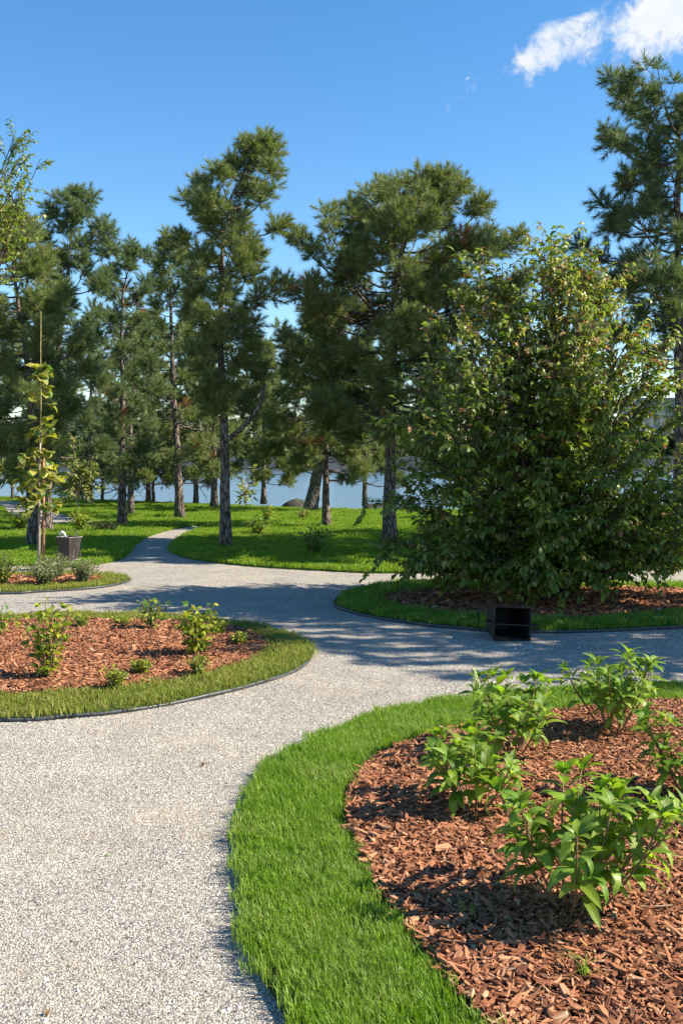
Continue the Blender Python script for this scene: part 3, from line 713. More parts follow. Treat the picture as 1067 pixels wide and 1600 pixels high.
pine('tall open pine with long bare limbs at the right edge', 16.0,
     [(1064, 862), (1061, 560), (1058, 400), (1060, 250), (1064, 150)],
     [(118, 985, 1125), (132, 892, 1165), (180, 892, 1205), (230, 935, 1200), (262, 940, 1200), (300, 880, 1220), (350, 868, 1230), (400, 862, 1230), (455, 885, 1220), (510, 925, 1200), (560, 945, 1190)],
     13, 66, 0.85, TU_cool, bare=0.5, slope=(0.0, 0.35), seed=20, dead=14)
pine('low pine behind the path bend, its needles filling the gap over the water', 33.0,
     [(335, 792), (335, 700), (333, 600), (335, 530)],
     [(520, 315, 350), (580, 290, 385), (640, 275, 395), (695, 270, 400), (742, 285, 385)],
     6, 34, 1.0, seed=21)
pine('far pine at the shore between the two leftmost trunks', 35.0,
     [(140, 788), (141, 700), (143, 600), (140, 520)],
     [(505, 130, 155), (570, 95, 190), (640, 85, 205), (700, 85, 205), (762, 100, 190)],
     6, 34, 1.0, seed=22)
for lab_, d2, px2, top2, w2, sd2, kk2 in (('far pine at the shore near the left edge, behind the thick dark trunk', 36.0, 45, 470, 62, 25, TU_warm), ('far low pine at the shore filling the gap left of the forked trunk', 36.0, 306, 478, 54, 27, TU_warm), ('far low pine at the shore right of the forked trunk', 38.0, 412, 535, 50, 28, TU_warm), ('far low pine at the shore behind the pale and lit trunks', 37.0, 232, 490, 50, 29, TU_warm), ('far low pine at the shore behind the broad pine', 36.0, 570, 520, 60, 30, TU_cool)
                                        
                                        ):
    pine(lab_, d2, [(px2, HOR + CAM_H * F / d2), (px2 + 1, 690), (px2 - 1, 600), (px2, top2 + 8)],
         [(top2, px2 - 12, px2 + 14), (top2 + 60, px2 - w2 * .7, px2 + w2 * .7), (610, px2 - w2, px2 + w2), (690, px2 - w2 * 1.1, px2 + w2 * 1.1), (755, px2 - w2 * .9, px2 + w2 * .9)], 4.0, 56, 1.15, kk2, seed=sd2, size=1.15)
# pines just outside the frame on the right: their shadows fall across the lawn
pine('pine standing just outside the right edge, shading the lawn', 20.5,
     [(1290, 840), (1290, 600), (1292, 400), (1290, 230)],
     [(220, 1260, 1320), (300, 1180, 1400), (420, 1150, 1430), (540, 1150, 1430), (640, 1180, 1400)], 9, 50, 0.9, seed=23)
pine('far pine outside the right edge near the water', 26.0,
     [(1180, 815), (1180, 600), (1182, 380)],
     [(370, 1160, 1200), (450, 1110, 1250), (560, 1090, 1270), (650, 1100, 1260)], 8, 40, 0.9, seed=24)

for lab_, d2, px2, sd2 in (('tall pine outside the right edge, nearest the gravel', 16.5, 1330, 36), ('tall bushy pine outside the right edge, on the open lawn', 18.4, 1290, 37)):
    pine(lab_, d2, [(px2, HOR + CAM_H * F / d2), (px2, 600), (px2 + 4, 300), (px2, 10)],
         [(0, px2 - 30, px2 + 30), (100, px2 - 120, px2 + 120), (250, px2 - 165, px2 + 165), (420, px2 - 165, px2 + 165), (600, px2 - 140, px2 + 140)], 10, 85, 1.1, seed=sd2)

# ------------------------------------------------------------------ leaves
def leaf_mesh(name, m, W_=0.44, bend=0.7, fold=0.22, twist=0.0, rows=7, tip=1.0):
    ts = np.linspace(0, 1, rows); v = []; uv = []; f = []
    y = z = 0.0; ang = 0.25
    for i, t in enumerate(ts):
        if i:
            dt = ts[i] - ts[i - 1]; ang -= bend * dt * (1.4 if t > .4 else .8); y += math.cos(ang) * dt; z += math.sin(ang) * dt
        hw = 0.5 * W_ * (math.sin(math.pi * t ** 0.82) ** 0.85 if 0 < t < 1 else 0.012)
        tw = twist * t
        for s in (-1, 0, 1):
            xx = s * hw * math.cos(fold); zz = abs(s) * hw * math.sin(fold) + 0.012 * math.sin(t * 25 + s) * abs(s)
            v.append((xx * math.cos(tw) - zz * math.sin(tw), y, z + xx * math.sin(tw) + zz * math.cos(tw))); uv.append((0.5 + s * 0.5 * hw / (0.5 * W_), t))
    for i in range(rows - 1):
        for k in range(2): a = i * 3 + k; f.append((a, a + 1, a + 4, a + 3))
    me = bpy.data.meshes.new(name); me.from_pydata(v, [], f); me.materials.append(m)
    ul = me.uv_layers.new(name='UVMap')
    for lo in me.loops: ul.data[lo.index].uv = uv[lo.vertex_index]
    me.polygons.foreach_set('use_smooth', [True] * len(me.polygons)); me.update(); return me
def pobj(me): return bpy.data.objects.new(me.name, me)
L_hyd = [leaf_mesh('hydrangea_leaf', M['hyd'], W_=w_, bend=b_, fold=fo, twist=tw) for w_, b_, fo, tw in
         ((.42, .9, .25, .1), (.38, 1.3, .30, -.3), (.45, .6, .2, .3), (.36, 1.8, .4, .4), (.40, 1.1, .15, -.2), (.34, .5, .45, .1))]
def kit(mats, W_=0.5, rows=4):
    return [pobj(leaf_mesh('leaf', M[m_], W_=W_ * a, bend=b_, fold=fo, twist=tw, rows=rows)) for m_, (a, b_, fo, tw) in
            zip(mats, ((1, .7, .3, .2), (.9, 1.2, .45, -.4), (1.05, .3, .2, .1), (.8, 1.7, .6, .5), (.75, 1.2, .8, -.5), (.95, .8, .3, .3)))]
K_bush = kit(['bushleaf', 'bushleaf', 'bushleaf', 'bushpale', 'bushgold', 'bushbrown'], 0.56)
K_lime = kit(['lime', 'lime', 'lime', 'midgreen'], 0.62)
K_mid = kit(['midgreen', 'midgreen', 'midgreen', 'lime'], 0.6)
K_grey = kit(['greygreen', 'greygreen', 'midgreen', 'greygreen'], 0.5)
K_sap = kit(['sapling', 'sapling', 'sapling', 'midgreen'], 0.9)
K_dark = kit(['darkleaf', 'darkleaf', 'darkleaf'], 0.5)
K_olive = kit(['bushpale', 'bushleaf', 'midgreen', 'bushgold'], 0.5)

class Leaves:
    def __init__(s): s.p = []; s.r = []; s.s = []; s.v = []
    def add(s, p, fwd, up, size, vid): s.p.append(tuple(p)); s.r.append(tuple(frame_euler(fwd, up))); s.s.append(size); s.v.append(vid)
    def objects(s, idx, meshes, parent, name='leaf'):
        for k in idx:
            o = link(bpy.data.objects.new(name, meshes[s.v[k]]), parent); o.location = s.p[k]; o.rotation_euler = s.r[k]; o.scale = (s.s[k],) * 3
    def rest(s, idx, protos, parent, name='foliage'):
        if not len(idx): return
        from mathutils import Euler
        vs, fs, mi, n0, mats = [], [], [], 0, []
        info = []
        for q in protos:
            me = q.data; m_ = me.materials[0]
            if m_ not in mats: mats.append(m_)
            info.append((np.array([v.co[:] for v in me.vertices]), np.array([p.vertices[:] for p in me.polygons]), mats.index(m_)))
        for k in idx:
            v, f, m_ = info[s.v[k]]; rot = np.array(Euler(s.r[k]).to_matrix())
            vs.append(v @ rot.T * s.s[k] + np.array(s.p[k])); fs.append(f + n0); mi.append(np.full(len(f), m_)); n0 += len(v)
        me = bpy.data.meshes.new(name); me.from_pydata(np.concatenate(vs).tolist(), [], np.concatenate(fs).tolist())
        for m_ in mats: me.materials.append(m_)
        me.polygons.foreach_set('material_index', np.concatenate(mi).astype(np.int32)); me.polygons.foreach_set('use_smooth', [True] * len(me.polygons)); me.update()
        o = link(bpy.data.objects.new(name, me), parent); o['kind'] = 'stuff'

# front hydrangea shrubs: every leaf its own piece
def hydrangea(base, h, spread, n_st, label, seed, lean=(0, 0), flower=False, leaf=0.115):
    random.seed(seed); t = empty('hydrangea_shrub', base, label, 'shrub', 'hydrangeas in the front right bed'); lv = Leaves()
    def shoot(p0, d0, ln, rad, lead):
        n = 7; pts = [p0]; dcur = d0.normalized()
        for k in range(1, n):
            dcur = (dcur + Vector((0, 0, .13)) + rvec(.07)).normalized(); pts.append(pts[-1] + dcur * ln / (n - 1))
        b = MB(); b.tube(pts, np.linspace(rad, rad * .45, n), 6, True); b.build('stem', M['greenstem'], t, True)
        nodes = max(4, int(ln / .055)); ph = random.uniform(0, 3.14)
        for k in range(nodes):
            u = (k + .8) / nodes
            if u < (.36 if lead else .15): continue
            fi = min(u, .999) * (n - 1); i = int(fi); p = pts[i].lerp(pts[i + 1], fi - i); ax = (pts[i + 1] - pts[i]).normalized()
            e1 = ax.cross(Vector((1, .2, 0))).normalized(); e2 = ax.cross(e1); ph += 1.57 + random.uniform(-.3, .3)
            for q in (0, 3.1416):
                if random.random() < .12: continue
                od = e1 * math.cos(ph + q) + e2 * math.sin(ph + q)
                fw = (od + ax * random.uniform(.15, .6) + Vector((0, 0, random.uniform(-.25, .15)))).normalized()
                lv.add(p + od * .012, fw, ax + Vector((0, 0, .8)) + rvec(.3), leaf * random.uniform(.7, 1.15) * (1.0 if u < .8 else .8), random.randrange(6))
        for k in range(5):
            a = ph + k * 1.257; ax = (pts[-1] - pts[-2]).normalized(); e1 = ax.cross(Vector((1, .2, 0))).normalized(); e2 = ax.cross(e1)
            fw = (e1 * math.cos(a) + e2 * math.sin(a) + ax * random.uniform(.5, 1.3)).normalized()
            lv.add(pts[-1], fw, ax, leaf * random.uniform(.45, .85), random.choice((0, 2, 4, 5)))
        return pts
    tip = None
    for i in range(n_st):
        a = i * 2.399 + random.uniform(-.4, .4); k = math.sqrt((i + .3) / n_st)
        out = Vector((math.cos(a), math.sin(a), 0)) * spread * k + Vector((lean[0], lean[1], 0))
        hh = h * random.uniform(.78, 1.0) * (1 - .22 * k)
        dv = out * 0.9 + Vector((0, 0, hh)); ln = dv.length
        pts = shoot(Vector((math.cos(a) * .02, math.sin(a) * .02, -.02)), out * 1.25 + Vector((0, 0, hh * .8)), ln * 1.0, .0055, True)
        if flower and pts[-1].z > .62 * h and (tip is None or pts[-1].x < tip.x): tip = pts[-1]
        for q in range(random.choice((1, 2))):
            j = random.choice((2, 3, 4)); dd = (pts[j + 1] - pts[j]).normalized()
            shoot(pts[j], dd * .6 + Vector((math.cos(a + q * 2 + 1), math.sin(a + q * 2 + 1), .4)) * .6, ln * random.uniform(.28, .42), .0038, False)
    idx = list(range(len(lv.p)))
    if len(idx) > 290: random.shuffle(idx)
    lv.objects(idx[:290], L_hyd, t)
    lv.rest(idx[290:], [pobj(m_) for m_ in L_hyd], t)
    if flower:
        b = MB()
        for k in range(70):
            u = k / 70; a = k * 2.4; r = .022 * (1 - u * .8)
            c = tip + Vector((math.cos(a) * r - .02 * u, math.sin(a) * r, .005 + u * .11)); q = random.uniform(.004, .007)
            b.add([c + Vector((q, 0, 0)), c + Vector((0, q, 0)), c + Vector((-q, 0, 0)), c + Vector((0, -q, 0)), c + Vector((0, 0, q)), c + Vector((0, 0, -q))],
                  [(0, 1, 4), (1, 2, 4), (2, 3, 4), (3, 0, 4), (1, 0, 5), (2, 1, 5), (3, 2, 5), (0, 3, 5)])
        b.build('flower_panicle', M['cream'], t)
    return t
BZ = 0.035
def onbed(px_, py_): v_ = G(px_, py_, BZ); return v_
hydrangea(onbed(890, 1432), 0.57, 0.34, 11, 'largest leafy green shrub in the foreground mulch, nearest the camera', 31, (0.07, 0.0), leaf=.125)
hydrangea(onbed(742, 1266), 0.43, 0.25, 8, 'small leafy green shrub by the inner rim of the front grass strip', 32, (-.02, 0))
hydrangea(onbed(800, 1182), 0.50, 0.33, 9, 'leafy green shrub with a cream flower spike, behind the small one', 33, (0, 0), True)
hydrangea(onbed(957, 1148), 0.55, 0.29, 10, 'leafy green shrub farthest back in the front bed, seen against the gravel', 34, (.03, 0))
hydrangea(onbed(1088, 1252), 0.46, 0.33, 9, 'leafy green shrub cut off by the right edge of the picture', 35, (-.04, 0))

# ------------------------------------------------------------------ the big leafy bush and other broad-leaved trees
def bez(a, m_, c, n): return [a * (1 - t) ** 2 + m_ * 2 * t * (1 - t) + c * t * t for t in np.linspace(0, 1, n)]
def broadleaf(name, base, prof, label, cat, n_main, n_tw, n_lf, leaf, protos, weights, seed, trunk_z=0.0, trunk_r=0.05, group=None, n_obj=0, topw=None, bark='twig', twl=(.22, .5)):
    """prof rows: z, left radius, right radius, depth radius"""
    random.seed(seed); base = Vector(base); t = empty(name, base, label, cat, group); wood = MB(); lv = Leaves()
    zs = [q[0] for q in prof]; cum = np.cumsum([max(q[1] + q[2], .15) for q in prof])
    H = zs[-1]
    if not trunk_z: cum = np.cumsum([max(q[1] + q[2], .15) ** .6 for q in prof])
    if trunk_z:
        wood.tube([Vector((random.uniform(-.02, .02) * i, random.uniform(-.02, .02) * i, z)) for i, z in enumerate(np.linspace(-.03, trunk_z * 1.5, 7))], np.linspace(trunk_r, trunk_r * .45, 7), 8, False)
    for i in range(n_main):
        zt = np.interp(random.random() * cum[-1], np.concatenate([[0], cum]), np.concatenate([[zs[0]], zs])); zt = min(zt + random.uniform(-.15, .15), H)
        phi = i * 2.399 + random.uniform(-.4, .4)
        l, r, q = (np.interp(zt, zs, [p[k] for p in prof]) for k in (1, 2, 3)); cp = math.cos(phi); a = r if cp > 0 else l
        rad = 1 / math.sqrt((cp / max(a, .05)) ** 2 + (math.sin(phi) / max(q, .05)) ** 2) * (random.uniform(.68, 1.04) if random.random() < .8 else random.uniform(.3, .7))
        dv = Vector((cp, math.sin(phi), 0)); s0 = Vector((0, 0, trunk_z * random.uniform(.55, 1.45))) if trunk_z else dv * random.uniform(.02, .22) + Vector((0, 0, -.03))
        e = dv * rad + Vector((0, 0, zt)); md = dv * rad * .42 + Vector((0, 0, max(zt * .75, s0.z + .5 * rad)))
        pts = bez(s0, md, e, 9); pts = [p + rvec(.035) if 0 < k < 8 else p for k, p in enumerate(pts)]
        br = 0.010 + 0.005 * (e - s0).length
        wood.tube(pts, np.linspace(br, .004, 9), 5, False)
        for j in range(n_tw):
            u = random.uniform(.3, 1.0) ** .8; fi = min(u, .999) * 8; k = int(fi); p = pts[k].lerp(pts[k + 1], fi - k); fw = (pts[k + 1] - pts[k]).normalized()
            tw = (fw * .5 + dv * .3 + rvec(.8) + Vector((0, 0, .25))).normalized(); ln = random.uniform(*twl); e2 = p + tw * ln + Vector((0, 0, -.05 * ln))
            wood.tube([p, p.lerp(e2, .5) + Vector((0, 0, .02)), e2], [.005, .004, .002], 3, False)
            for g_ in range(n_lf):
                v = (g_ + random.random()) / n_lf; c = p.lerp(e2, .15 + .85 * v); sg = 1 if g_ % 2 else -1
                sd = tw.cross(Vector((0, 0, 1)));  sd = sd.normalized() if sd.length > .05 else Vector((1, 0, 0))
                f_ = (tw * random.uniform(.2, .9) + sd * sg * random.uniform(.4, 1.0) + Vector((0, 0, random.uniform(-.75, .05)))).normalized()
                ww = list(weights)
                if topw is not None:
                    m_ = min(1, max(0, (c.z - topw[0]) / (topw[1] - topw[0]))); ww = [a_ * (1 - m_) + b_ * m_ for a_, b_ in zip(weights, topw[2])]
                lv.add(c, f_, Vector((0, 0, 1)) + rvec(.6), leaf * random.uniform(.65, 1.2), random.choices(range(len(protos)), ww)[0])
    wood.build('trunk', M[bark], t, True)
    idx = list(range(len(lv.p)))
    if n_obj:
        key = lambda k: (lv.p[k][1]) / lv.s[k]
        vis = [k for k in idx if abs(lv.p[k][0] + base.x) < .343 * (lv.p[k][1] + base.y)]
        vis.sort(key=lambda k: (lv.p[k][1] + base.y) / lv.s[k]); top = set(vis[:n_obj])
        lv.objects(sorted(top), [q.data for q in protos], t); idx = [k for k in idx if k not in top]
    lv.rest(idx, protos, t, 'crown'); return t

bd = 11.2
broadleaf('leafy_bush', (X(852, bd), bd, 0.03),
          [(0.45, 1.55, 1.6, 1.2), (0.8, 2.1, 1.9, 1.45), (1.2, 2.35, 2.0, 1.6), (1.7, 2.2, 1.9, 1.5), (2.2, 1.95, 1.75, 1.4), (2.7, 1.5, 1.3, 1.2), (3.2, 1.18, 1.05, .98), (3.55, .85, .78, .7), (3.85, .45, .42, .40), (4.12, .10, .10, .10)],
          'huge dense leafy bush, dark below and gold-flecked on top, on the right bed', 'bush', 230, 18, 12, 0.095, K_bush, (5, 5, 5, 1.5, .15, .3), 41, n_obj=300,
          topw=(1.6, 3.0, (3, 3, 3, 6, 1.4, 1.8)))
broadleaf('leafy_tree', (X(0, 14) - 0.75, 14.0, 0.0),
          [(5.0, .5, .6, .6), (5.2, .9, 1.2, 1.0), (5.5, 1.1, 1.60, 1.2), (6.0, .8, 1.5, .9), (6.5, .6, 1.2, .7), (6.9, .2, .6, .3)],
          'broad-leaved tree reaching in from the upper left edge', 'tree', 80, 14, 13, 0.080, K_bush, (4, 4, 4, 4, .4, .3), 42, trunk_z=3.0, trunk_r=.08)
# a tree just outside the right edge whose shade falls over the bush and the gravel
broadleaf('leafy_tree', (8.6, 8.7, 0.0),
          [(1.2, 1.2, 1.2, 1.2), (2.4, 1.9, 1.9, 2.0), (3.8, 2.1, 2.1, 2.3), (5.0, 2.1, 2.1, 2.4), (6.2, 1.9, 1.9, 2.3), (7.0, 1.5, 1.5, 1.8), (7.6, .6, .6, .8)],
          'broad-leaved tree outside the right edge, shading the gravel and the bush', 'tree', 120, 16, 11, 0.17, K_bush, (5, 5, 5, 1, .2, .2), 43, trunk_z=1.6, trunk_r=.10)
# leafy undergrowth by the water at the left
for (px_, py_, h_, r_, lab, sd_, kk) in ((122, 797, 2.5, .9, 'young pale-stemmed tree with a light airy crown near the left shore', 44, K_olive),
                                         (385, 791, 1.55, .38, 'wispy yellow-leaved sapling against the water right of the path', 45, K_lime),
                                         (240, 788, 4.2, 1.7, 'rounded broad-leaved tree at the shore behind the two lit trunks', 46, K_olive),
                                         (20, 783, 3.6, 1.7, 'broad-leaved tree at the shore by the left edge', 47, K_olive),
                                         (160, 786, 4.0, 1.9, 'dark broad-leaved tree at the shore behind the slim trunks', 48, K_bush)):
    p = G(px_, py_); k = h_
    broadleaf('young_tree', p, [(.20 * k, r_ * .7, r_ * .7, r_ * .7), (.5 * k, r_, r_, r_), (.75 * k, r_ * .9, r_ * .9, r_ * .9), (k, r_ * .2, r_ * .2, r_ * .2)], lab, 'tree',
              34 if r_ > .5 else 10, 12 if r_ > .5 else 6, 11 if r_ > .5 else 7, .14 if r_ > 1 else .11, kk, (3, 2, 2, 1) if len(kk) == 4 else (4, 4, 4, 1, .3, .3), sd_, trunk_z=.30 * k, trunk_r=.035 if h_ < 3 else .07, bark='palebark' if h_ < 3 else 'twig',
              group='trees along the shore', twl=(.15, .35))

# ------------------------------------------------------------------ the staked young tree
random.seed(51)
sb = G(61, 888, .035); d_ = sb.y
tr = empty('young_tree', sb, 'slim young tree with yellow-green leaves tied to a red-brown stake', 'tree', None)
b = MB(); tp = [Vector((0, 0, -.04)), Vector((.01, 0, .6)), Vector((.005, .01, 1.3)), Vector((.03, 0, 2.0)), Vector((.035, 0, 2.6)), Vector((.03, 0, 3.1)), Vector((.035, 0, Z(490, d_)))]
b.tube(tp[:4], [.022, .019, .016, .013], 8); b.build('trunk', M['palebark'], tr, True)
b = MB(); b.tube(tp[3:], [.011, .007, .005, .003], 6); b.build('leader', M['cane'], tr, True)
lv = Leaves()
for i in range(74):
    z = random.uniform(.85, 2.95) if i % 2 else random.uniform(.85, 1.75); r_ = (.32 if z < 1.6 else .20) * random.uniform(.5, 1.2) * (1 if z < 2.6 else .5); a = random.uniform(0, 6.28)
    c = polyat(tp, z); e = c + Vector((math.cos(a) * r_, math.sin(a) * r_, random.uniform(-.05, .12)))
    b = MB(); b.tube([c, c.lerp(e, .5) + Vector((0, 0, .03)), e], [.005, .004, .002], 4); b.build('twig', M['greenstem'], tr)
    for k in range(4 if z < 2 else 4):
        p = c.lerp(e, random.uniform(.35, 1.0)); f_ = (e - c).normalized() + rvec(.7) + Vector((0, 0, -.5))
        lv.add(p, f_, Vector((0, 0, 1)) + rvec(.5), random.uniform(.11, .18), random.choice((0, 2, 0, 2, 3)))
lv.objects(range(len(lv.p)), [q.data for q in K_sap], tr)
st = MB(); st.tube([(0, 0, -.1), (.005, 0, .8), (0, 0, 1.75)], [.021, .021, .019], 8); o = st.build('support_stake', M['stake'], None, True); o.location = sb + Vector((.062, .02, 0))
tag(o, 'red-brown wooden stake supporting the slim young tree', 'stake')
b = MB(); b.tube([(-.075, -.025, .62), (-.02, -.03, .62), (.03, -.02, .62), (.03, .025, .62), (-.03, .03, .62), (-.085, .02, .62), (-.075, -.025, .62)], .004, 5, False); b.build('tie', M['blackmetal'], o)

# ------------------------------------------------------------------ smaller shrubs
def shrub(name, base, h, r, label, protos, leaf, n_st, n_lf, seed, group, objs=False, up=0.5, cat='shrub', stem='greenstem'):
    random.seed(seed); t = empty(name, base, label, cat, group); lv = Leaves()
    for i in range(n_st):
        a = i * 2.399 + random.uniform(-.4, .4); k = math.sqrt((i + .4) / n_st) * r
        e = Vector((math.cos(a) * k, math.sin(a) * k, h * random.uniform(.65, 1.0) * (1 - .30 * (k / max(r, .01)) ** 2)))
        md = Vector((e.x * .35, e.y * .35, e.z * .6)); pts = bez(Vector((e.x * .06, e.y * .06, -.02)), md, e, 6)
        b = MB(); b.tube(pts, np.linspace(.0055, .0022, 6), 5); b.build('stem', M[stem], t)
        for g_ in range(n_lf):
            u = .12 + .88 * (g_ + random.random()) / n_lf; fi = min(u, .999) * 5; q = int(fi); p = pts[q].lerp(pts[q + 1], fi - q); ax = (pts[q + 1] - pts[q]).normalized(); a2 = g_ * 2.4 + i
            od = Vector((math.cos(a2), math.sin(a2), random.uniform(-.2, .5))); off = od * leaf * random.uniform(.1, 1.0)
            lv.add(p + off, (od + ax * up).normalized(), Vector((0, 0, 1)) + rvec(.5), leaf * random.uniform(.65, 1.2), random.randrange(len(protos)))
    idx = list(range(len(lv.p)))
    if objs and len(idx) <= 300: lv.objects(idx, [q.data for q in protos], t)
    else: lv.rest(idx, protos, t)
    return t
gB = 'young shrubs in the left mulch bed'
K_ml = kit(['midgreen', 'lime', 'lime', 'lime'], 0.85)
def onB(px_, py_): return G(px_, py_, .035)
shrub('young_shrub', onB(75, 1062), .66, .21, 'tall yellow-green shrub nearest the left edge of the left bed', K_ml, .066, 13, 18, 61, gB, True)
shrub('young_shrub', onB(237, 984), .36, .16, 'round leafy shrub at the far rim of the left bed', K_mid, .06, 10, 14, 62, gB, True)
shrub('young_shrub', onB(308, 1026), .50, .18, 'tall leafy shrub at the right of the left bed', K_ml, .066, 12, 18, 63, gB, True)
shrub('young_shrub', onB(0, 992), .30, .10, 'green shrub cut by the left edge behind the left bed plants', K_mid, .06, 8, 12, 64, gB, True)
for i, (a, b_, h, r, lab) in enumerate(((181, 1077, .16, .085, 'low golden shrublet in front, near the grass rim of the left bed'), (222, 1053, .12, .075, 'low golden shrublet right of the front one in the left bed'),
                                   (310, 1056, .17, .085, 'low yellow-green shrublet below the tall right shrub'), (374, 1008, .12, .07, 'small golden shrublet at the right tip of the left bed'),
                                   (128, 982, .15, .07, 'golden shrublet behind the tall left shrub at the far rim'), (190, 977, .09, .08, 'flat golden shrublet in the far grass rim of the left bed'),
                                   (341, 992, .13, .075, 'small green-gold shrublet just right of the tall right shrub'))):
    shrub('low_shrublet', onB(a, b_), h, r, lab, K_lime, .034, 18, 14, 70 + i, gB + ', low ones')
gC = 'grey-green bushes round the staked tree'
for i, (a, b_, h, r, lab, kk) in enumerate(((2, 914, .46, .30, 'grey-green bush at the left edge beside the staked young tree', K_mid), (70, 914, .36, .30, 'grey-green bush at the foot of the staked young tree', K_grey),
                                       (130, 910, .34, .24, 'rounded silvery bush at the right end of the far left bed', K_grey), (88, 903, .36, .24, 'green bush just behind the foot of the staked tree', K_grey),
                                       (-45, 910, .5, .3, 'green bush outside the left edge in the far left bed', K_mid))):
    shrub('low_bush', onB(a, b_), h, r, lab, kk, .042, 48, 20, 80 + i, gC, cat='bush')
gL = 'young shrubs on the far lawn'
for i, (a, b_, h, r, lab, kk, lf) in enumerate(((492, 868, .62, .36, 'largest young shrub on the lawn, before the straight thin trunk', K_mid, .07), (403, 836, .42, .30, 'dark green young shrub on the lawn right of the leaning-tipped pine', K_mid, .07),
                                           (418, 817, .55, .20, 'yellowish thin shrub on the lawn just behind the dark green one', K_lime, .06), (474, 812, .36, .28, 'pale shrub on the sunny lawn before the leaning trunk', K_olive, .06),
                                           (126, 832, .58, .26, 'bright young shrub on the left lawn beyond the litter bin', K_lime, .08), (33, 830, .50, .30, 'bright shrub on the left lawn beside the thick dark trunk', K_lime, .08),
                                           (158, 832, .26, .25, 'low dark clump on the left lawn', K_dark, .06), (172, 831, .24, .22, 'low dark clump right beside its twin on the left lawn', K_dark, .06))):
    shrub('lawn_shrub', G(a, b_, .03), h, r, lab, kk, lf * 1.25, 18, 14, 90 + i, gL)
# soil patches under two of them
for a, b_, r in ((492, 868, .42), (403, 837, .3), (127, 833, .3)):
    p = G(a, b_, .03); ang = np.linspace(0, 2 * np.pi, 24, endpoint=False); rr_ = r * (1 + .08 * np.sin(ang * 3))
    o = slab('soil_patch', np.column_stack([p.x + rr_ * np.cos(ang), p.y + rr_ * np.sin(ang)]), 0.0, .055, M['mulch']); o['kind'] = 'structure'

# tufts of grass growing in the mulch and a weed on the gravel
for i, (a, b_, h, lab) in enumerate(((730, 1428, .07, 'dark wisp of grass in the mulch shadow left of the nearest shrub'), (915, 1528, .10, 'thin bright grass sprout in the mulch below the nearest shrub'), (168, 1337, .012, 'tiny green weed alone on the gravel'))):
    b = blades(13 if h > .05 else 7, .04 if i == 0 else .018, h * .5, h, .004, 500 + i, .9); o = b.build('grass_tuft', M['grass_front']); o.location = G(a, b_, .045 if i < 2 else .003); tag(o, lab, 'grass', 'stray grass tufts')
# fallen leaves on the gravel
for i, (a, b_, s_, lab, m_) in enumerate(((322, 1194, .05, 'curled brown leaf lying on the gravel near the front grass', 'bushbrown'), (80, 1578, .032, 'small red-brown leaf on the gravel at the bottom left', 'bushbrown'), (426, 1206, .03, 'brown leaf bit on the gravel at the rim of the front grass', 'bushbrown'),
                                     (196, 908, .09, 'tan leaf at the right tip of the far left bed', 'bushbrown'))):
    o = link(bpy.data.objects.new('fallen_leaf', leaf_mesh('fallen_leaf', M[m_], .6, 1.6, .5, .5))); o.location = G(a, b_, .012); o.scale = (s_,) * 3; o.rotation_euler = (.1, .2, i * 2.1 + .5); tag(o, lab, 'leaf', 'fallen leaves')

# ------------------------------------------------------------------ litter bins
def litter_bin(label, matb, matf, bag=False):
    t = empty('litter_bin', (0, 0, 0), label, 'litter bin', 'litter bins')
    # tapered square bucket, open on top
    def ringv(wx, wy, z): return [(-wx, -wy, z), (wx, -wy, z), (wx, wy, z), (-wx, wy, z)]
    z0, z1 = .16, .54; b = MB()
    b.add(ringv(.105, .095, z0) + ringv(.155, .135, z1) + ringv(.147, .127, z1) + ringv(.098, .088, z0 + .01),
          [(3, 2, 1, 0)] + [(i, (i + 1) % 4, 4 + (i + 1) % 4, 4 + i) for i in range(4)] + [(4 + i, 4 + (i + 1) % 4, 8 + (i + 1) % 4, 8 + i) for i in range(4)]
          + [(8 + i, 8 + (i + 1) % 4, 12 + (i + 1) % 4, 12 + i) for i in range(4)] + [(12, 13, 14, 15)])
    b.build('bucket', matb, t)
    b = MB(); r = [(-.160, -.140, z1), (.160, -.140, z1), (.160, .140, z1), (-.160, .140, z1), (-.160, -.140, z1)]
    for i in range(4): b.tube([r[i], r[i + 1]], .0075, 6)
    b.build('rim', matf, t)
    for s in (-1, 1):
        x = s * .185
        for s2 in (-1, 1):
            b = MB(); b.tube([(x, s2 * .12, 0), (x, s2 * .02, .62)], .0045, 6); b.build('leg', matf, t)
        b = MB(); b.tube([(x, -.086, .18), (x, .086, .18)], .005, 6); b.build('brace', matf, t)
        b = MB(); b.tube([(s * .130, 0, .40), (s * .192, 0, .40)], .011, 8); b.tube([(x, 0, .36), (x, 0, .66)], .006, 6); b.build('pivot_post', matf, t)
    b = MB(); b.tube([(-.185, 0, .655), (.185, 0, .655)], .0055, 6); b.build('top_bar', matf, t)
    if bag:
        b = MB(); pts = [Vector((-.11, -.10, .55)), Vector((-.085, -.11, .605)), Vector((-.03, -.11, .625)), Vector((.01, -.10, .60)), Vector((.02, -.09, .545))]
        b.tube(pts, [.014, .022, .026, .020, .010], 7); b.build('bag_edge', M['bag'], t, True)
    return t
t = litter_bin('upright brown tapered litter bin in a metal frame on the left lawn edge', M['binmetal'], M['steel'], True)
t.location = G(108, 891, 0); t.rotation_euler = (0, 0, R(-32)); t.scale = (.90,) * 3
t = litter_bin('black litter bin tipped over towards the viewer beside the big bush', M['bininner'], M['blackmetal'])
t.rotation_euler = (R(87), R(3.5), R(9)); t.location = (X(783, 8.85), 8.85 + .54, .128); t.scale = (1.06,) * 3

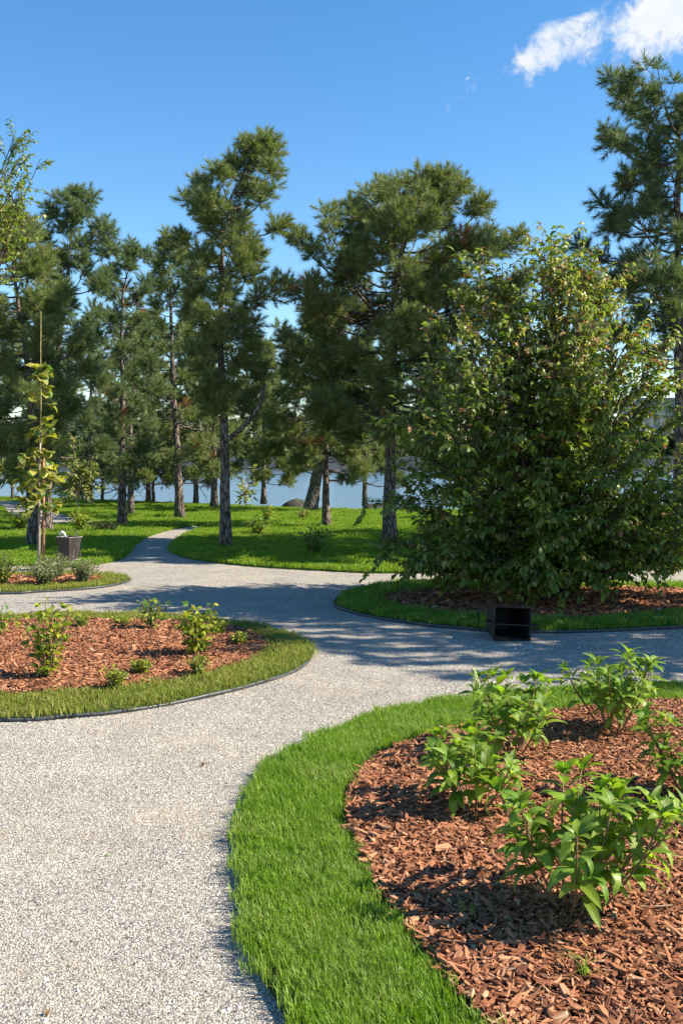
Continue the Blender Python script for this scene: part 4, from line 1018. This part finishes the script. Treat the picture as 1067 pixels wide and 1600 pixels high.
# ------------------------------------------------------------------ rocks at the shore
def boulder(px_, py_, d, w_, h_, label, seed):
    rr = random.Random(seed); bm = bmesh.new(); bmesh.ops.create_icosphere(bm, subdivisions=4, radius=1.0)
    from mathutils import noise as mn
    for v_ in bm.verts:
        k = 1 + .10 * mn.noise(v_.co * 1.6 + Vector((seed, 0, 0))) + .03 * mn.noise(v_.co * 6); v_.co = Vector((v_.co.x * w_ * k, v_.co.y * w_ * .8 * k, v_.co.z * h_ * k))
    me = bpy.data.meshes.new('boulder'); bm.to_mesh(me); bm.free(); me.materials.append(M['rock']); me.polygons.foreach_set('use_smooth', [True] * len(me.polygons))
    o = link(bpy.data.objects.new('boulder', me)); o.location = (X(px_, d), d, -.25); tag(o, label, 'boulder', 'boulders at the shore')
boulder(461, 797, 33.2, .58, .58, 'dark rounded boulder at the shore left of the leaning trunk', 3)
boulder(583, 797, 32.8, .5, .45, 'dark rounded boulder at the shore beside the big bush', 5)
boulder(118, 786, 40, .4, .55, 'small dark boulder at the shore behind the slim trunks', 8)

# ------------------------------------------------------------------ far bank
b = MB(); b.box((-1800, 290, -2.6), (1800, 4500, 2.2)); o = b.build('far_ground', M['lawn_base']); o['kind'] = 'structure'
b = MB(); b.box((-1800, 288.5, -2.6), (1800, 290.2, 2.9)); o = b.build('embankment_wall', M['embank']); tag(o, 'long grey stone embankment wall on the far side of the water', 'wall')
def far_building(px0, px1, ptop, d, wall, label, rows, cols):
    x0, x1, zt = X(px0, d), X(px1, d), Z(ptop, d)
    t = empty('apartment_building', ((x0 + x1) / 2, d, 2.2), label, 'building', 'buildings on the far bank'); hw = (x1 - x0) / 2; h = zt - 2.2
    b = MB(); b.box((-hw, 0, 0), (hw, 14, h)); b.build('wall', wall, t)
    b = MB(); b.box((-hw - .5, -.5, h), (hw + .5, 14.5, h + .8)); b.build('roof', M['broof'], t)
    wm = MB(); wm.box((-.9, -.06, 0), (.9, .2, 1.7)); me = wm.mesh('window', M['glass'])
    for r_ in range(rows):
        for c_ in range(cols):
            o = link(bpy.data.objects.new('window', me), t); o.location = (-hw + (c_ + .5) * 2 * hw / cols, 0, h * (r_ + .35) / rows)
far_building(395, 480, 655, 340, M['bwhite'], 'pale far building glimpsed between the mid-lawn pines', 7, 7)
far_building(520, 660, 650, 335, M['bwall'], 'long grey far building behind the broad pine', 6, 9)
far_building(985, 1120, 625, 350, M['bwall'], 'tall grey far building glimpsed right of the leafy bush', 8, 8)
far_building(60, 190, 640, 345, M['bwall'], 'grey far building behind the left pines', 6, 8)
# wooded far bank: one mass of crowns
fp, fs = [], []
for x in np.arange(-330, 330, 3.0):
    for k in range(14): fp.append((x + rng.normal(0, 3), 296 + rng.random() * 14, 3 + rng.random() ** 1.3 * (5.5 + 3 * math.sin(x * .09) + 2 * math.sin(x * .31)))); fs.append(rng.uniform(.8, 1.6))
cl = MB(); rr = random.Random(5)
for i in range(60):
    c = Vector((rr.gauss(0, .8), rr.gauss(0, .8), rr.gauss(0, .6))); u = Vector((rr.uniform(-1, 1), rr.uniform(-1, 1), rr.uniform(-1, 1))).normalized() * .5; v_ = u.orthogonal().normalized() * .4
    cl.add([c - u, c + v_, c + u, c - v_], [(0, 1, 2, 3)])
scatter('far_bank_trees', fp, rng.random((len(fp), 3)) * 6.28, np.array(fs), np.zeros(len(fp), int), [proto(cl, 'leaf_mass', M['darkleaf'])])
